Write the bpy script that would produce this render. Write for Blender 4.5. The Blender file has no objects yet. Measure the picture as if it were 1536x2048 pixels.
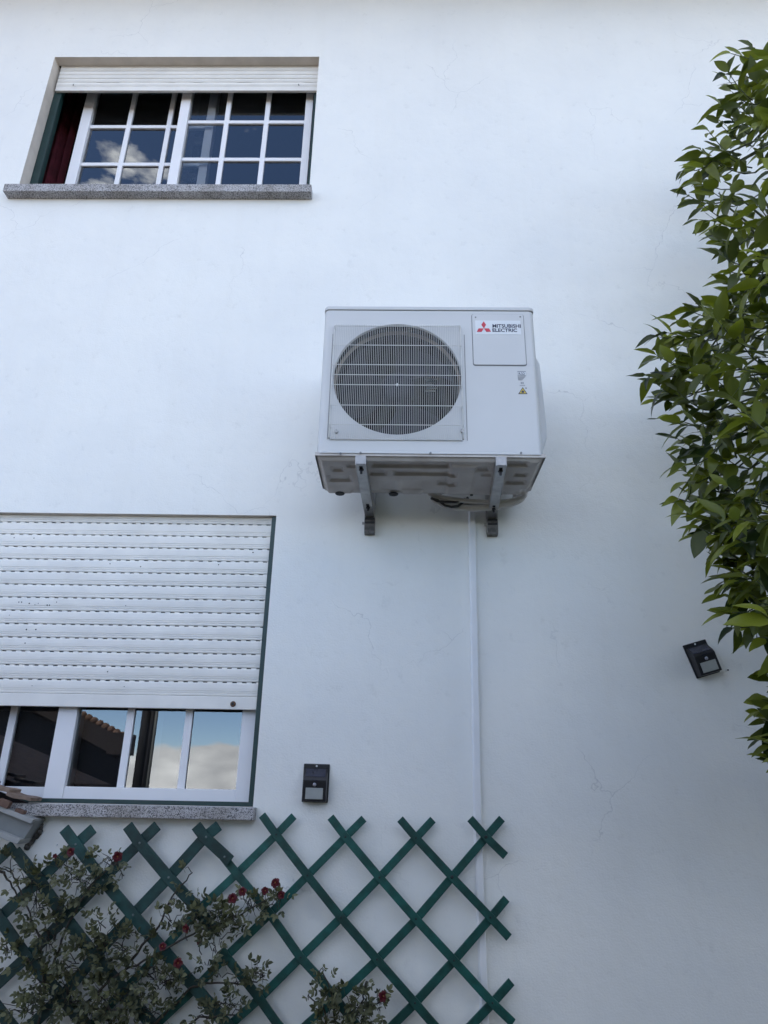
import bpy, bmesh, math, random
from mathutils import Vector, Matrix, Euler, noise as mnoise
random.seed(11)
PI = math.pi
S = bpy.context.scene
COL = S.collection

# ------------------------------------------------------------------ camera
F = 1395.0; PITCH = math.radians(21.7); ROLL = math.radians(1.1); YAW = math.radians(1.2)
CAM = Vector((0.0, -2.85, 1.6))

def ray(px, py):
    u = (px - 768) / F; v = (1024 - py) / F
    cr, sr = math.cos(ROLL), math.sin(ROLL)
    u, v = u * cr - v * sr, u * sr + v * cr
    y = math.cos(PITCH) - v * math.sin(PITCH); z = math.sin(PITCH) + v * math.cos(PITCH)
    c, s = math.cos(YAW), math.sin(YAW)
    return Vector((u * c - y * s, u * s + y * c, z))

def P(px, py, y=0.0):
    """world point seen at photo pixel (px, py) on the vertical plane at depth y"""
    r = ray(px, py)
    return CAM + r * ((y - CAM.y) / r.y)

fwd = ray(768, 1024).normalized()
rgt = (ray(769, 1024) - ray(768, 1024)).normalized()
upv = rgt.cross(fwd).normalized()
cd = bpy.data.cameras.new('camera'); cam = bpy.data.objects.new('camera', cd); COL.objects.link(cam)
cam.matrix_world = Matrix(((rgt.x, upv.x, -fwd.x, CAM.x), (rgt.y, upv.y, -fwd.y, CAM.y),
                           (rgt.z, upv.z, -fwd.z, CAM.z), (0, 0, 0, 1)))
cd.sensor_fit = 'VERTICAL'; cd.sensor_height = 36.0; cd.lens = F / 2048 * 36.0
cd.clip_start = 0.05; cd.clip_end = 1000
S.camera = cam

# ------------------------------------------------------------------ sky, sun, exposure
SUN_EL = math.radians(54); SUN_AZ = math.radians(-28)      # azimuth from +y (behind the house)
S.view_settings.view_transform = 'Standard'; S.view_settings.look = 'None'
S.view_settings.exposure = 2.15; S.view_settings.gamma = 1.0
S.view_settings.use_curve_mapping = False
S.cycles.max_bounces = 8

W = bpy.data.worlds.new('World'); S.world = W; W.use_nodes = True
nt = W.node_tree; nt.nodes.clear()
def N(tree, typ, **kw):
    n = tree.nodes.new(typ)
    for k, v in kw.items():
        if k.startswith('_'): setattr(n, k[1:], v)
        else: n.inputs[k].default_value = v
    return n
L = nt.links.new
out = N(nt, 'ShaderNodeOutputWorld'); bg = N(nt, 'ShaderNodeBackground', Strength=0.11)
sky = N(nt, 'ShaderNodeTexSky', _sky_type='NISHITA')
sky.sun_disc = False; sky.sun_elevation = SUN_EL; sky.sun_rotation = SUN_AZ
sky.air_density = 0.7; sky.dust_density = 0.1; sky.ozone_density = 1.8; sky.altitude = 1500
tc = N(nt, 'ShaderNodeTexCoord')
sep = N(nt, 'ShaderNodeSeparateXYZ'); L(tc.outputs['Generated'], sep.inputs[0])
mp = N(nt, 'ShaderNodeMapping'); mp.inputs['Scale'].default_value = (2.3, 2.3, 5.5); mp.inputs['Location'].default_value = (6.2, 0.4, 8.8)
L(tc.outputs['Generated'], mp.inputs['Vector'])
nz = N(nt, 'ShaderNodeTexNoise', Scale=2.0, Detail=9.0, Roughness=0.55); L(mp.outputs[0], nz.inputs['Vector'])
# cumulus bank low over the horizon, scattered clouds above
el = N(nt, 'ShaderNodeMapRange'); el.inputs['From Min'].default_value = 0.03; el.inputs['From Max'].default_value = 0.064
el.inputs['To Min'].default_value = 0.165; el.inputs['To Max'].default_value = 0.0
L(sep.outputs['Z'], el.inputs['Value'])
ad = N(nt, 'ShaderNodeMath', _operation='ADD'); L(nz.outputs[0], ad.inputs[0]); L(el.outputs[0], ad.inputs[1])
rp = N(nt, 'ShaderNodeMapRange'); rp.inputs['From Min'].default_value = 0.535; rp.inputs['From Max'].default_value = 0.60
L(ad.outputs[0], rp.inputs['Value'])
nz2 = N(nt, 'ShaderNodeTexNoise', Scale=5.0, Detail=6.0); L(mp.outputs[0], nz2.inputs['Vector'])
cr = N(nt, 'ShaderNodeValToRGB')
cr.color_ramp.elements[0].position = 0.35; cr.color_ramp.elements[0].color = (5.8, 5.8, 5.9, 1)
cr.color_ramp.elements[1].position = 0.65; cr.color_ramp.elements[1].color = (10.5, 10.4, 10.2, 1)
L(nz2.outputs[0], cr.inputs[0])
mx = N(nt, 'ShaderNodeMixRGB'); L(rp.outputs[0], mx.inputs[0]); L(sky.outputs[0], mx.inputs[1]); L(cr.outputs[0], mx.inputs[2])
L(mx.outputs[0], bg.inputs['Color']); L(bg.outputs[0], out.inputs[0])

sd = bpy.data.lights.new('sun', 'SUN'); sd.energy = 3.2; sd.angle = math.radians(0.53); sd.color = (1.0, 0.94, 0.85)
sun = bpy.data.objects.new('sun', sd); COL.objects.link(sun)
sdir = Vector((math.sin(SUN_AZ) * math.cos(SUN_EL), math.cos(SUN_AZ) * math.cos(SUN_EL), math.sin(SUN_EL)))
sun.rotation_euler = (-sdir).to_track_quat('-Z', 'Y').to_euler()
sun.location = sdir * 30

# ------------------------------------------------------------------ materials
def material(name, color, rough=0.6, var=0.08, scale=8.0, bump=0.0, bscale=60.0, metal=0.0, spec=0.5, color2=None, lo=0.35, hi=0.65, objvar=0.0):
    m = bpy.data.materials.new(name); m.use_nodes = True
    t = m.node_tree; b = t.nodes['Principled BSDF']; l = t.links.new
    b.inputs['Roughness'].default_value = rough; b.inputs['Metallic'].default_value = metal
    b.inputs['Specular IOR Level'].default_value = spec
    co = N(t, 'ShaderNodeTexCoord')
    nn = N(t, 'ShaderNodeTexNoise', Scale=scale, Detail=6.0); l(co.outputs['Object'], nn.inputs['Vector'])
    rp = N(t, 'ShaderNodeValToRGB')
    c2 = color2 or tuple(c * (1 - var * 2) for c in color)
    rp.color_ramp.elements[0].position = lo; rp.color_ramp.elements[0].color = (*c2, 1)
    rp.color_ramp.elements[1].position = hi; rp.color_ramp.elements[1].color = (*color, 1)
    l(nn.outputs[0], rp.inputs[0])
    if objvar:
        oi = N(t, 'ShaderNodeObjectInfo'); mr = N(t, 'ShaderNodeMapRange'); mr.inputs['To Min'].default_value = 1 - objvar; mr.inputs['To Max'].default_value = 1 + objvar
        l(oi.outputs['Random'], mr.inputs['Value']); hv_ = N(t, 'ShaderNodeHueSaturation'); l(mr.outputs[0], hv_.inputs['Value']); l(rp.outputs[0], hv_.inputs['Color']); l(hv_.outputs[0], b.inputs['Base Color'])
    else: l(rp.outputs[0], b.inputs['Base Color'])
    if bump:
        n2 = N(t, 'ShaderNodeTexNoise', Scale=bscale, Detail=4.0); l(co.outputs['Object'], n2.inputs['Vector'])
        bp = N(t, 'ShaderNodeBump', Strength=bump, Distance=0.003); l(n2.outputs[0], bp.inputs['Height']); l(bp.outputs[0], b.inputs['Normal'])
    return m

def render_wall_material():
    m = bpy.data.materials.new('white_render'); m.use_nodes = True
    t = m.node_tree; b = t.nodes['Principled BSDF']; l = t.links.new
    b.inputs['Roughness'].default_value = 0.85; b.inputs['Specular IOR Level'].default_value = 0.25
    co = N(t, 'ShaderNodeTexCoord')
    # broad tone, faint weather stains
    n1 = N(t, 'ShaderNodeTexNoise', Scale=1.1, Detail=5.0, Roughness=0.6); l(co.outputs['Object'], n1.inputs['Vector'])
    r1 = N(t, 'ShaderNodeValToRGB'); r1.color_ramp.elements[0].position = .3; r1.color_ramp.elements[0].color = (.765, .77, .75, 1)
    r1.color_ramp.elements[1].position = .62; r1.color_ramp.elements[1].color = (.83, .83, .795, 1); l(n1.outputs[0], r1.inputs[0])
    n3 = N(t, 'ShaderNodeTexNoise', Scale=14.0, Detail=8.0, Roughness=0.7); l(co.outputs['Object'], n3.inputs['Vector'])
    r3 = N(t, 'ShaderNodeValToRGB'); r3.color_ramp.elements[0].position = .27; r3.color_ramp.elements[0].color = (.9, .9, .9, 1)
    r3.color_ramp.elements[1].position = .42; r3.color_ramp.elements[1].color = (1, 1, 1, 1); l(n3.outputs[0], r3.inputs[0])
    mu = N(t, 'ShaderNodeMixRGB', _blend_type='MULTIPLY'); mu.inputs[0].default_value = 1; l(r1.outputs[0], mu.inputs[1]); l(r3.outputs[0], mu.inputs[2])
    # hairline cracks: warped cell borders shown only in patches
    wn = N(t, 'ShaderNodeTexNoise', Scale=2.6, Detail=5.0, Roughness=0.55); l(co.outputs['Object'], wn.inputs['Vector'])
    wsub = N(t, 'ShaderNodeVectorMath', _operation='SUBTRACT'); l(wn.outputs['Color'], wsub.inputs[0]); wsub.inputs[1].default_value = (.5, .5, .5)
    wsc = N(t, 'ShaderNodeVectorMath', _operation='SCALE'); wsc.inputs['Scale'].default_value = .42; l(wsub.outputs[0], wsc.inputs[0])
    wad = N(t, 'ShaderNodeVectorMath', _operation='ADD'); l(co.outputs['Object'], wad.inputs[0]); l(wsc.outputs[0], wad.inputs[1])
    vo = N(t, 'ShaderNodeTexVoronoi', _feature='DISTANCE_TO_EDGE', Scale=1.35); l(wad.outputs[0], vo.inputs['Vector'])
    cm = N(t, 'ShaderNodeMapRange'); cm.inputs['From Min'].default_value = .0006; cm.inputs['From Max'].default_value = .0030
    cm.inputs['To Min'].default_value = 1; cm.inputs['To Max'].default_value = 0; l(vo.outputs['Distance'], cm.inputs['Value'])
    pn = N(t, 'ShaderNodeTexNoise', Scale=1.6, Detail=3.0); l(wad.outputs[0], pn.inputs['Vector'])
    pr = N(t, 'ShaderNodeMapRange'); pr.inputs['From Min'].default_value = .53; pr.inputs['From Max'].default_value = .60; l(pn.outputs[0], pr.inputs['Value'])
    cf = N(t, 'ShaderNodeMath', _operation='MULTIPLY'); l(cm.outputs[0], cf.inputs[0]); l(pr.outputs[0], cf.inputs[1])
    cf2 = N(t, 'ShaderNodeMath', _operation='MULTIPLY'); l(cf.outputs[0], cf2.inputs[0]); cf2.inputs[1].default_value = .32
    mc = N(t, 'ShaderNodeMixRGB'); l(cf2.outputs[0], mc.inputs[0]); # faint vertical rain streaks
    smp = N(t, 'ShaderNodeMapping'); smp.inputs['Scale'].default_value = (9.0, 1.0, .55); l(co.outputs['Object'], smp.inputs['Vector'])
    sn = N(t, 'ShaderNodeTexNoise', Scale=1.0, Detail=6.0, Roughness=.6); l(smp.outputs[0], sn.inputs['Vector'])
    sr_ = N(t, 'ShaderNodeValToRGB'); sr_.color_ramp.elements[0].position = .33; sr_.color_ramp.elements[0].color = (.988, .986, .982, 1); sr_.color_ramp.elements[1].position = .5; sr_.color_ramp.elements[1].color = (1, 1, 1, 1)
    l(sn.outputs[0], sr_.inputs[0]); ms = N(t, 'ShaderNodeMixRGB', _blend_type='MULTIPLY'); ms.inputs[0].default_value = 1; l(mu.outputs[0], ms.inputs[1]); l(sr_.outputs[0], ms.inputs[2])
    l(ms.outputs[0], mc.inputs[1]); mc.inputs[2].default_value = (.33, .34, .36, 1)
    l(mc.outputs[0], b.inputs['Base Color'])
    # plaster relief
    b1 = N(t, 'ShaderNodeTexNoise', Scale=150.0, Detail=4.0); l(co.outputs['Object'], b1.inputs['Vector'])
    b2 = N(t, 'ShaderNodeTexNoise', Scale=7.0, Detail=5.0); l(co.outputs['Object'], b2.inputs['Vector'])
    m1 = N(t, 'ShaderNodeMath', _operation='MULTIPLY_ADD'); l(b2.outputs[0], m1.inputs[0]); m1.inputs[1].default_value = 6.0; l(b1.outputs[0], m1.inputs[2])
    bp = N(t, 'ShaderNodeBump', Strength=.5, Distance=.0020); l(m1.outputs[0], bp.inputs['Height']); l(bp.outputs[0], b.inputs['Normal'])
    return m

def granite_material():
    m = bpy.data.materials.new('grey_granite'); m.use_nodes = True
    t = m.node_tree; b = t.nodes['Principled BSDF']; l = t.links.new
    b.inputs['Roughness'].default_value = .55
    co = N(t, 'ShaderNodeTexCoord')
    v = N(t, 'ShaderNodeTexVoronoi', Scale=330.0); l(co.outputs['Object'], v.inputs['Vector'])
    r = N(t, 'ShaderNodeValToRGB'); e = r.color_ramp.elements
    e[0].position = 0; e[0].color = (.07, .07, .08, 1); e[1].position = 1; e[1].color = (.52, .51, .52, 1)
    for p, c in ((.22, .12), (.3, .30), (.6, .40), (.75, .5)):
        q = e.new(p); q.color = (c, c * .98, c * 1.0, 1)
    sp = N(t, 'ShaderNodeSeparateColor'); l(v.outputs['Color'], sp.inputs[0]); l(sp.outputs[0], r.inputs[0])
    n = N(t, 'ShaderNodeTexNoise', Scale=9.0, Detail=5.0); l(co.outputs['Object'], n.inputs['Vector'])
    r2 = N(t, 'ShaderNodeValToRGB'); r2.color_ramp.elements[0].position = .35; r2.color_ramp.elements[0].color = (.72, .70, .66, 1)
    r2.color_ramp.elements[1].position = .6; r2.color_ramp.elements[1].color = (1, 1, 1, 1); l(n.outputs[0], r2.inputs[0])
    mu = N(t, 'ShaderNodeMixRGB', _blend_type='MULTIPLY'); mu.inputs[0].default_value = 1; l(r.outputs[0], mu.inputs[1]); l(r2.outputs[0], mu.inputs[2])
    l(mu.outputs[0], b.inputs['Base Color'])
    return m

def glass_material():
    m = bpy.data.materials.new('window_glass'); m.use_nodes = True
    t = m.node_tree; t.nodes.clear(); l = t.links.new
    o = N(t, 'ShaderNodeOutputMaterial'); fr = N(t, 'ShaderNodeFresnel', IOR=2.1)
    g = N(t, 'ShaderNodeBsdfGlossy', Roughness=0.0); g.inputs['Color'].default_value = (.93, .97, 1, 1)
    tr = N(t, 'ShaderNodeBsdfTransparent'); tr.inputs['Color'].default_value = (.82, .84, .84, 1)
    mx = N(t, 'ShaderNodeMixShader'); l(fr.outputs[0], mx.inputs[0]); l(tr.outputs[0], mx.inputs[1]); l(g.outputs[0], mx.inputs[2]); l(mx.outputs[0], o.inputs[0])
    return m

def leaf_material(name, dark, light, back, rough=.35, trans=.35):
    m = bpy.data.materials.new(name); m.use_nodes = True
    t = m.node_tree; b = t.nodes['Principled BSDF']; l = t.links.new; o = t.nodes['Material Output']
    b.inputs['Roughness'].default_value = rough; b.inputs['Specular IOR Level'].default_value = .35
    ge = N(t, 'ShaderNodeNewGeometry'); oi = N(t, 'ShaderNodeObjectInfo')
    ad = N(t, 'ShaderNodeMath', _operation='ADD'); l(ge.outputs['Random Per Island'], ad.inputs[0]); l(oi.outputs['Random'], ad.inputs[1])
    fr = N(t, 'ShaderNodeMath', _operation='FRACT'); l(ad.outputs[0], fr.inputs[0])
    r = N(t, 'ShaderNodeValToRGB'); e = r.color_ramp.elements
    e[0].position = 0.1; e[0].color = (*dark, 1); e[1].position = .95; e[1].color = (*light, 1)
    l(fr.outputs[0], r.inputs[0])
    co = N(t, 'ShaderNodeTexCoord'); n = N(t, 'ShaderNodeTexNoise', Scale=40.0, Detail=3.0); l(co.outputs['Object'], n.inputs['Vector'])
    hs = N(t, 'ShaderNodeHueSaturation'); l(r.outputs[0], hs.inputs['Color'])
    mr = N(t, 'ShaderNodeMapRange'); mr.inputs['To Min'].default_value = .75; mr.inputs['To Max'].default_value = 1.25; l(n.outputs[0], mr.inputs['Value']); l(mr.outputs[0], hs.inputs['Value'])
    mb = N(t, 'ShaderNodeMixRGB'); l(ge.outputs['Backfacing'], mb.inputs[0]); l(hs.outputs[0], mb.inputs[1]); mb.inputs[2].default_value = (*back, 1)
    l(mb.outputs[0], b.inputs['Base Color'])
    tr = N(t, 'ShaderNodeBsdfTranslucent'); tm = N(t, 'ShaderNodeMixRGB', _blend_type='MULTIPLY'); tm.inputs[0].default_value = 1
    l(hs.outputs[0], tm.inputs[1]); tm.inputs[2].default_value = (1.5, 1.6, .5, 1); l(tm.outputs[0], tr.inputs['Color'])
    mx = N(t, 'ShaderNodeMixShader'); mx.inputs[0].default_value = trans
    l(b.outputs[0], mx.inputs[1]); l(tr.outputs[0], mx.inputs[2]); l(mx.outputs[0], o.inputs[0])
    return m

M = {}
M['render'] = render_wall_material()
M['granite'] = granite_material()
M['glass'] = glass_material()
M['soffit'] = material('painted_soffit', (.80, .73, .64), .8, .04, 3, .2, 90)
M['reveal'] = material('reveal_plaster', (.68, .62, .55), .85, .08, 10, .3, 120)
M['pvc'] = material('white_window_frame', (.80, .80, .82), .35, .02, 6)
M['shutter'] = material('cream_shutter_slat', (.80, .78, .73), .45, .045, 7, .05, 200, objvar=.035)
M['green_frame'] = material('dark_green_frame', (.010, .040, .038), .45, .12, 20)
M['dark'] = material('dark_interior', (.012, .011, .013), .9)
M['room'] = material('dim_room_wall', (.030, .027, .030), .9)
M['curtain'] = material('dark_red_curtain', (.15, .020, .034), .9, .2, 12)
M['screen'] = material('grey_insect_screen', (.035, .035, .045), .8, .1, 300)
M['ac'] = material('ac_white_steel', (.56, .565, .565), .42, .02, 4, .03, 300)
M['acpan'] = material('ac_base_pan', (.58, .55, .52), .6, .06, 7, .05, 200, color2=(.44, .40, .37))
M['wire'] = material('white_coated_wire', (.62, .62, .60), .4, .03, 20)
M['fan'] = material('dark_fan_plastic', (.016, .017, .030), .55, .1, 6, spec=.12)
M['acdark'] = material('ac_dark_inside', (.006, .0055, .007), .9, spec=.05)
M['ring'] = material('fan_shroud_beige', (.22, .18, .14), .6)
M['steel'] = material('galvanised_steel', (.42, .41, .40), .42, .14, 22, .08, 90, metal=.75)
M['shadesteel'] = material('shaded_rail_steel', (.19, .18, .17), .5, .3, 40, metal=.5)  # steel colour darkened to stand for the shade below the bracket arm
M['bolt'] = material('dark_bolt_steel', (.03, .03, .034), .5, metal=.4)
M['rubber'] = material('black_rubber', (.012, .012, .012), .7)
M['label'] = material('sticker_white', (.66, .68, .70), .35, .01)
M['logo_red'] = material('logo_red', (.52, .035, .06), .4, .02)
M['ink'] = material('label_ink', (.035, .04, .075), .5, .02)
M['greyink'] = material('label_grey_ink', (.24, .25, .27), .5, .02)
M['yellow'] = material('warning_yellow', (.62, .46, .04), .4, .02)
M['seam'] = material('panel_seam', (.20, .205, .21), .6)
M['pipewrap'] = material('pipe_wrap_white', (.52, .50, .47), .6, .08, 14, .15, 60)
M['cable'] = material('black_cable', (.012, .012, .013), .5)
M['duct'] = material('white_pvc_duct', (.76, .77, .78), .4, .03, 6)
M['lampbody'] = material('black_lamp_plastic', (.010, .010, .014), .4, .15, 30)
M['solar'] = material('solar_cell', (.022, .024, .045), .22, .15, 30)
M['lens'] = material('lamp_lens', (.36, .38, .37), .35, .05, 40)
M['sensor'] = material('sensor_dome', (.30, .30, .34), .3)
M['trellis'] = material('green_trellis_wood', (.006, .078, .066), .5, .22, 26, .4, 90, objvar=.28)
M['trellis2'] = material('dark_green_trellis_wood', (.005, .050, .046), .55, .25, 26, .4, 90, objvar=.28)
M['rivet'] = material('rivet_metal', (.14, .18, .18), .5, metal=.4)
M['rivetdark'] = material('rivet_dark', (.008, .014, .016), .6)
M['bark'] = material('citrus_bark', (.085, .07, .05), .85, .25, 40, .5, 80)
M['twig'] = material('green_twig', (.05, .065, .02), .6, .2, 40)
M['rosestem'] = material('rose_stem', (.05, .04, .028), .7, .25, 40)
M['citrus'] = leaf_material('citrus_leaf', (.016, .028, .007), (.185, .205, .026), (.13, .16, .045), .30, .34)
M['roseleaf'] = leaf_material('rose_leaf', (.042, .050, .028), (.17, .175, .10), (.16, .16, .105), .5, .2)
M['petal'] = material('dark_red_petal', (.11, .004, .012), .55, .2, 60)
M['stamen'] = material('rose_centre', (.45, .22, .08), .7)
M['cement'] = material('grey_painted_board', (.20, .215, .215), .6, .1, 9, .2, 60)
M['cementlip'] = material('pale_board_lip', (.34, .35, .345), .6, .1, 9, .2, 60)
M['tile'] = material('terracotta_tile', (.19, .115, .085), .85, .25, 16, .5, 50)
M['paletile'] = material('weathered_tile', (.30, .22, .17), .9, .25, 16, .5, 50)
M['mortar'] = material('dark_mortar', (.10, .095, .085), .95, .3, 30, .8, 60)
M['ground'] = material('paving_ground', (.085, .062, .045), .9, .15, 3, .4, 20)
M['nwall'] = material('neighbour_wall', (.045, .045, .05), .85, .1, 4)
M['nwood'] = material('dark_eave_board', (.016, .009, .009), .7, .1, 6)
M['rust'] = material('rusty_stopper', (.19, .10, .06), .8, .35, 120)
M['chip'] = material('bare_dark_speck', (.02, .022, .03), .8)
M['post'] = material('dark_post_paint', (.022, .022, .026), .5)
M['sky_blocker'] = leaf_material('blocker_leaf', (.02, .04, .01), (.06, .09, .02), (.05, .07, .03), .5, .2)

# ------------------------------------------------------------------ helpers
class MB:
    def __init__(s): s.v = []; s.f = []; s.mi = []; s.sm = []; s.cur = 0; s.smooth = False
    def poly(s, pts, flip=False):
        i = len(s.v); s.v += [Vector(p) for p in pts]
        idx = list(range(i, i + len(pts)))
        s.f.append(idx[::-1] if flip else idx); s.mi.append(s.cur); s.sm.append(s.smooth)
    def mesh(s, verts, faces):
        i = len(s.v); s.v += [Vector(p) for p in verts]
        for f in faces: s.f.append([i + k for k in f]); s.mi.append(s.cur); s.sm.append(s.smooth)
    def box(s, x0, x1, y0, y1, z0, z1):
        v = [(x, y, z) for z in (z0, z1) for y in (y0, y1) for x in (x0, x1)]
        s.mesh(v, [(0, 2, 3, 1), (4, 5, 7, 6), (0, 1, 5, 4), (2, 6, 7, 3), (0, 4, 6, 2), (1, 3, 7, 5)])
    def obox(s, c, ax, ay, az):                         # box from centre and three half vectors
        c = Vector(c); v = [c + ax * i + ay * j + az * k for k in (-1, 1) for j in (-1, 1) for i in (-1, 1)]
        s.mesh(v, [(0, 2, 3, 1), (4, 5, 7, 6), (0, 1, 5, 4), (2, 6, 7, 3), (0, 4, 6, 2), (1, 3, 7, 5)])
    def prism(s, pts, d):                               # polygon + extrusion vector
        n = len(pts); a = [Vector(p) for p in pts]; b = [p + Vector(d) for p in a]
        s.mesh(a + b, [list(range(n))[::-1], list(range(n, 2 * n))] + [(i, (i + 1) % n, n + (i + 1) % n, n + i) for i in range(n)])
    def tube(s, path, r, n=8, cap=True):
        path = [Vector(p) for p in path]; k = len(path)
        rr = r if isinstance(r, (list, tuple)) else [r] * k
        rings = []; ref = None
        for i, p in enumerate(path):
            t = (path[min(i + 1, k - 1)] - path[max(i - 1, 0)]).normalized()
            if ref is None: ref = Vector((0, 0, 1)) if abs(t.z) < .9 else Vector((1, 0, 0))
            u = (ref - t * ref.dot(t)).normalized(); w = t.cross(u); ref = u
            rings.append([p + (u * math.cos(2 * PI * j / n) + w * math.sin(2 * PI * j / n)) * rr[i] for j in range(n)])
        v = [q for g in rings for q in g]; f = []
        for i in range(k - 1):
            for j in range(n): f.append((i * n + j, i * n + (j + 1) % n, (i + 1) * n + (j + 1) % n, (i + 1) * n + j))
        if cap: f.append(list(range(n))[::-1]); f.append(list(range((k - 1) * n, k * n)))
        sm = s.smooth; s.smooth = True; s.mesh(v, f); s.smooth = sm
    def disc(s, c, nrm, r, h, n=16, r2=None):           # short cylinder or cone frustum
        c = Vector(c); nrm = Vector(nrm).normalized(); u = nrm.orthogonal().normalized(); w = nrm.cross(u); r2 = r if r2 is None else r2
        a = [c + (u * math.cos(2 * PI * j / n) + w * math.sin(2 * PI * j / n)) * r for j in range(n)]
        b = [c + nrm * h + (u * math.cos(2 * PI * j / n) + w * math.sin(2 * PI * j / n)) * r2 for j in range(n)]
        s.mesh(a + b, [list(range(n))[::-1], list(range(n, 2 * n))] + [(j, (j + 1) % n, n + (j + 1) % n, n + j) for j in range(n)])
    def data(s, name, mats, org=(0, 0, 0), bevel=0.0, seg=2):
        o = Vector(org); me = bpy.data.meshes.new(name)
        me.from_pydata([tuple(p - o) for p in s.v], [], s.f)
        for i, p in enumerate(me.polygons): p.material_index = s.mi[i]; p.use_smooth = s.sm[i]
        for m in (mats if isinstance(mats, (list, tuple)) else [mats]): me.materials.append(m)
        if bevel:
            bm = bmesh.new(); bm.from_mesh(me)
            bmesh.ops.remove_doubles(bm, verts=bm.verts, dist=1e-6)
            bmesh.ops.bevel(bm, geom=[e for e in bm.edges if len(e.link_faces) == 2 and e.calc_face_angle(0) > .5], offset=bevel, segments=seg, affect='EDGES', clamp_overlap=True, profile=.6)
            bm.to_mesh(me); bm.free()
        me.update(); return me
    def build(s, name, mats, parent=None, bevel=0.0, seg=2, label=None, kind=None):
        org = world_org(parent)
        o = bpy.data.objects.new(name, s.data(name, mats, org, bevel, seg)); COL.objects.link(o)
        if parent: o.parent = parent
        if label: o['label'] = label
        if kind: o['kind'] = kind
        return o

def world_org(o):
    v = Vector((0, 0, 0))
    while o: v += o.location; o = o.parent
    return v

def thing(name, label, cat, loc=(0, 0, 0), group=None):
    o = bpy.data.objects.new(name, None); COL.objects.link(o); o.location = loc
    o.empty_display_size = .1
    o['label'] = label; o['category'] = cat
    if group: o['group'] = group
    return o

def part_empty(name, parent, loc):
    o = bpy.data.objects.new(name, None); COL.objects.link(o); o.empty_display_size = .05
    o.parent = parent; o.location = Vector(loc) - world_org(parent); return o

def inst(name, me, parent, mat4):
    """object that shares mesh data; mat4 is its world matrix, parents are unrotated"""
    o = bpy.data.objects.new(name, me); COL.objects.link(o); o.parent = parent
    o.matrix_local = Matrix.Translation(-world_org(parent)) @ mat4
    return o

def textmesh(body, size, bold=0.0, sx=1.0):
    c = bpy.data.curves.new('txt', 'FONT'); c.body = body; c.size = size; c.offset = bold; c.align_x = 'LEFT'; c.resolution_u = 3
    o = bpy.data.objects.new('txt', c); COL.objects.link(o)
    dg = bpy.context.evaluated_depsgraph_get()
    me = bpy.data.meshes.new_from_object(o.evaluated_get(dg)); bpy.data.objects.remove(o)
    vs = [(v.co.x * sx, v.co.y) for v in me.vertices]; fs = [tuple(p.vertices) for p in me.polygons]
    bpy.data.meshes.remove(me); return vs, fs

def put_text(mb, body, x0, x1, z0, z1, y, bold=0.0):
    """flat lettering on a wall-facing plane, fitted to the given rectangle"""
    vs, fs = textmesh(body, 1.0, bold)
    xa = min(v[0] for v in vs); xb = max(v[0] for v in vs); ya = min(v[1] for v in vs); yb = max(v[1] for v in vs)
    mb.mesh([(x0 + (v[0] - xa) / (xb - xa) * (x1 - x0), y, z0 + (v[1] - ya) / (yb - ya) * (z1 - z0)) for v in vs], fs)

# ------------------------------------------------------------------ ground
g = MB(); g.poly([(-120, -120, 0), (120, -120, 0), (120, 120, 0), (-120, 120, 0)])
o = g.build('ground', M['ground']); o['kind'] = 'structure'

# unseen leafy screen added behind the viewer, keeps low sky off the wall
hm = bmesh.new()
hr = random.Random(2)
nx, nzz = 60, 14
def hv(u, v): return (-1.3 + 11 * u, -3.75 + .18 * mnoise.noise(Vector((u * 40, v * 9, 3))), 2.7 * v + .15 * mnoise.noise(Vector((u * 30, 1, 7))))
V_ = [[hm.verts.new(hv(i / nx, j / nzz)) for j in range(nzz + 1)] for i in range(nx + 1)]
B_ = [[hm.verts.new((hv(i / nx, j / nzz)[0], -4.9, hv(i / nx, j / nzz)[2])) for j in (0, nzz)] for i in range(nx + 1)]
for i in range(nx):
    for j in range(nzz): hm.faces.new((V_[i][j], V_[i + 1][j], V_[i + 1][j + 1], V_[i][j + 1]))
    hm.faces.new((V_[i][nzz], V_[i + 1][nzz], B_[i + 1][1], B_[i][1])); hm.faces.new((B_[i][1], B_[i + 1][1], B_[i + 1][0], B_[i][0]))
me_ = bpy.data.meshes.new('sky_blocker'); hm.to_mesh(me_); hm.free(); me_.materials.append(M['sky_blocker'])
ho = bpy.data.objects.new('sky_blocker', me_); COL.objects.link(ho); ho['kind'] = 'structure'

# ------------------------------------------------------------------ the house
house = thing('house', 'white rendered two storey house wall with hairline cracks, filling the whole view behind everything', 'house', (0, 0, 0))
XL, XR, ZT = -6.0, 6.5, 6.34
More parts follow.
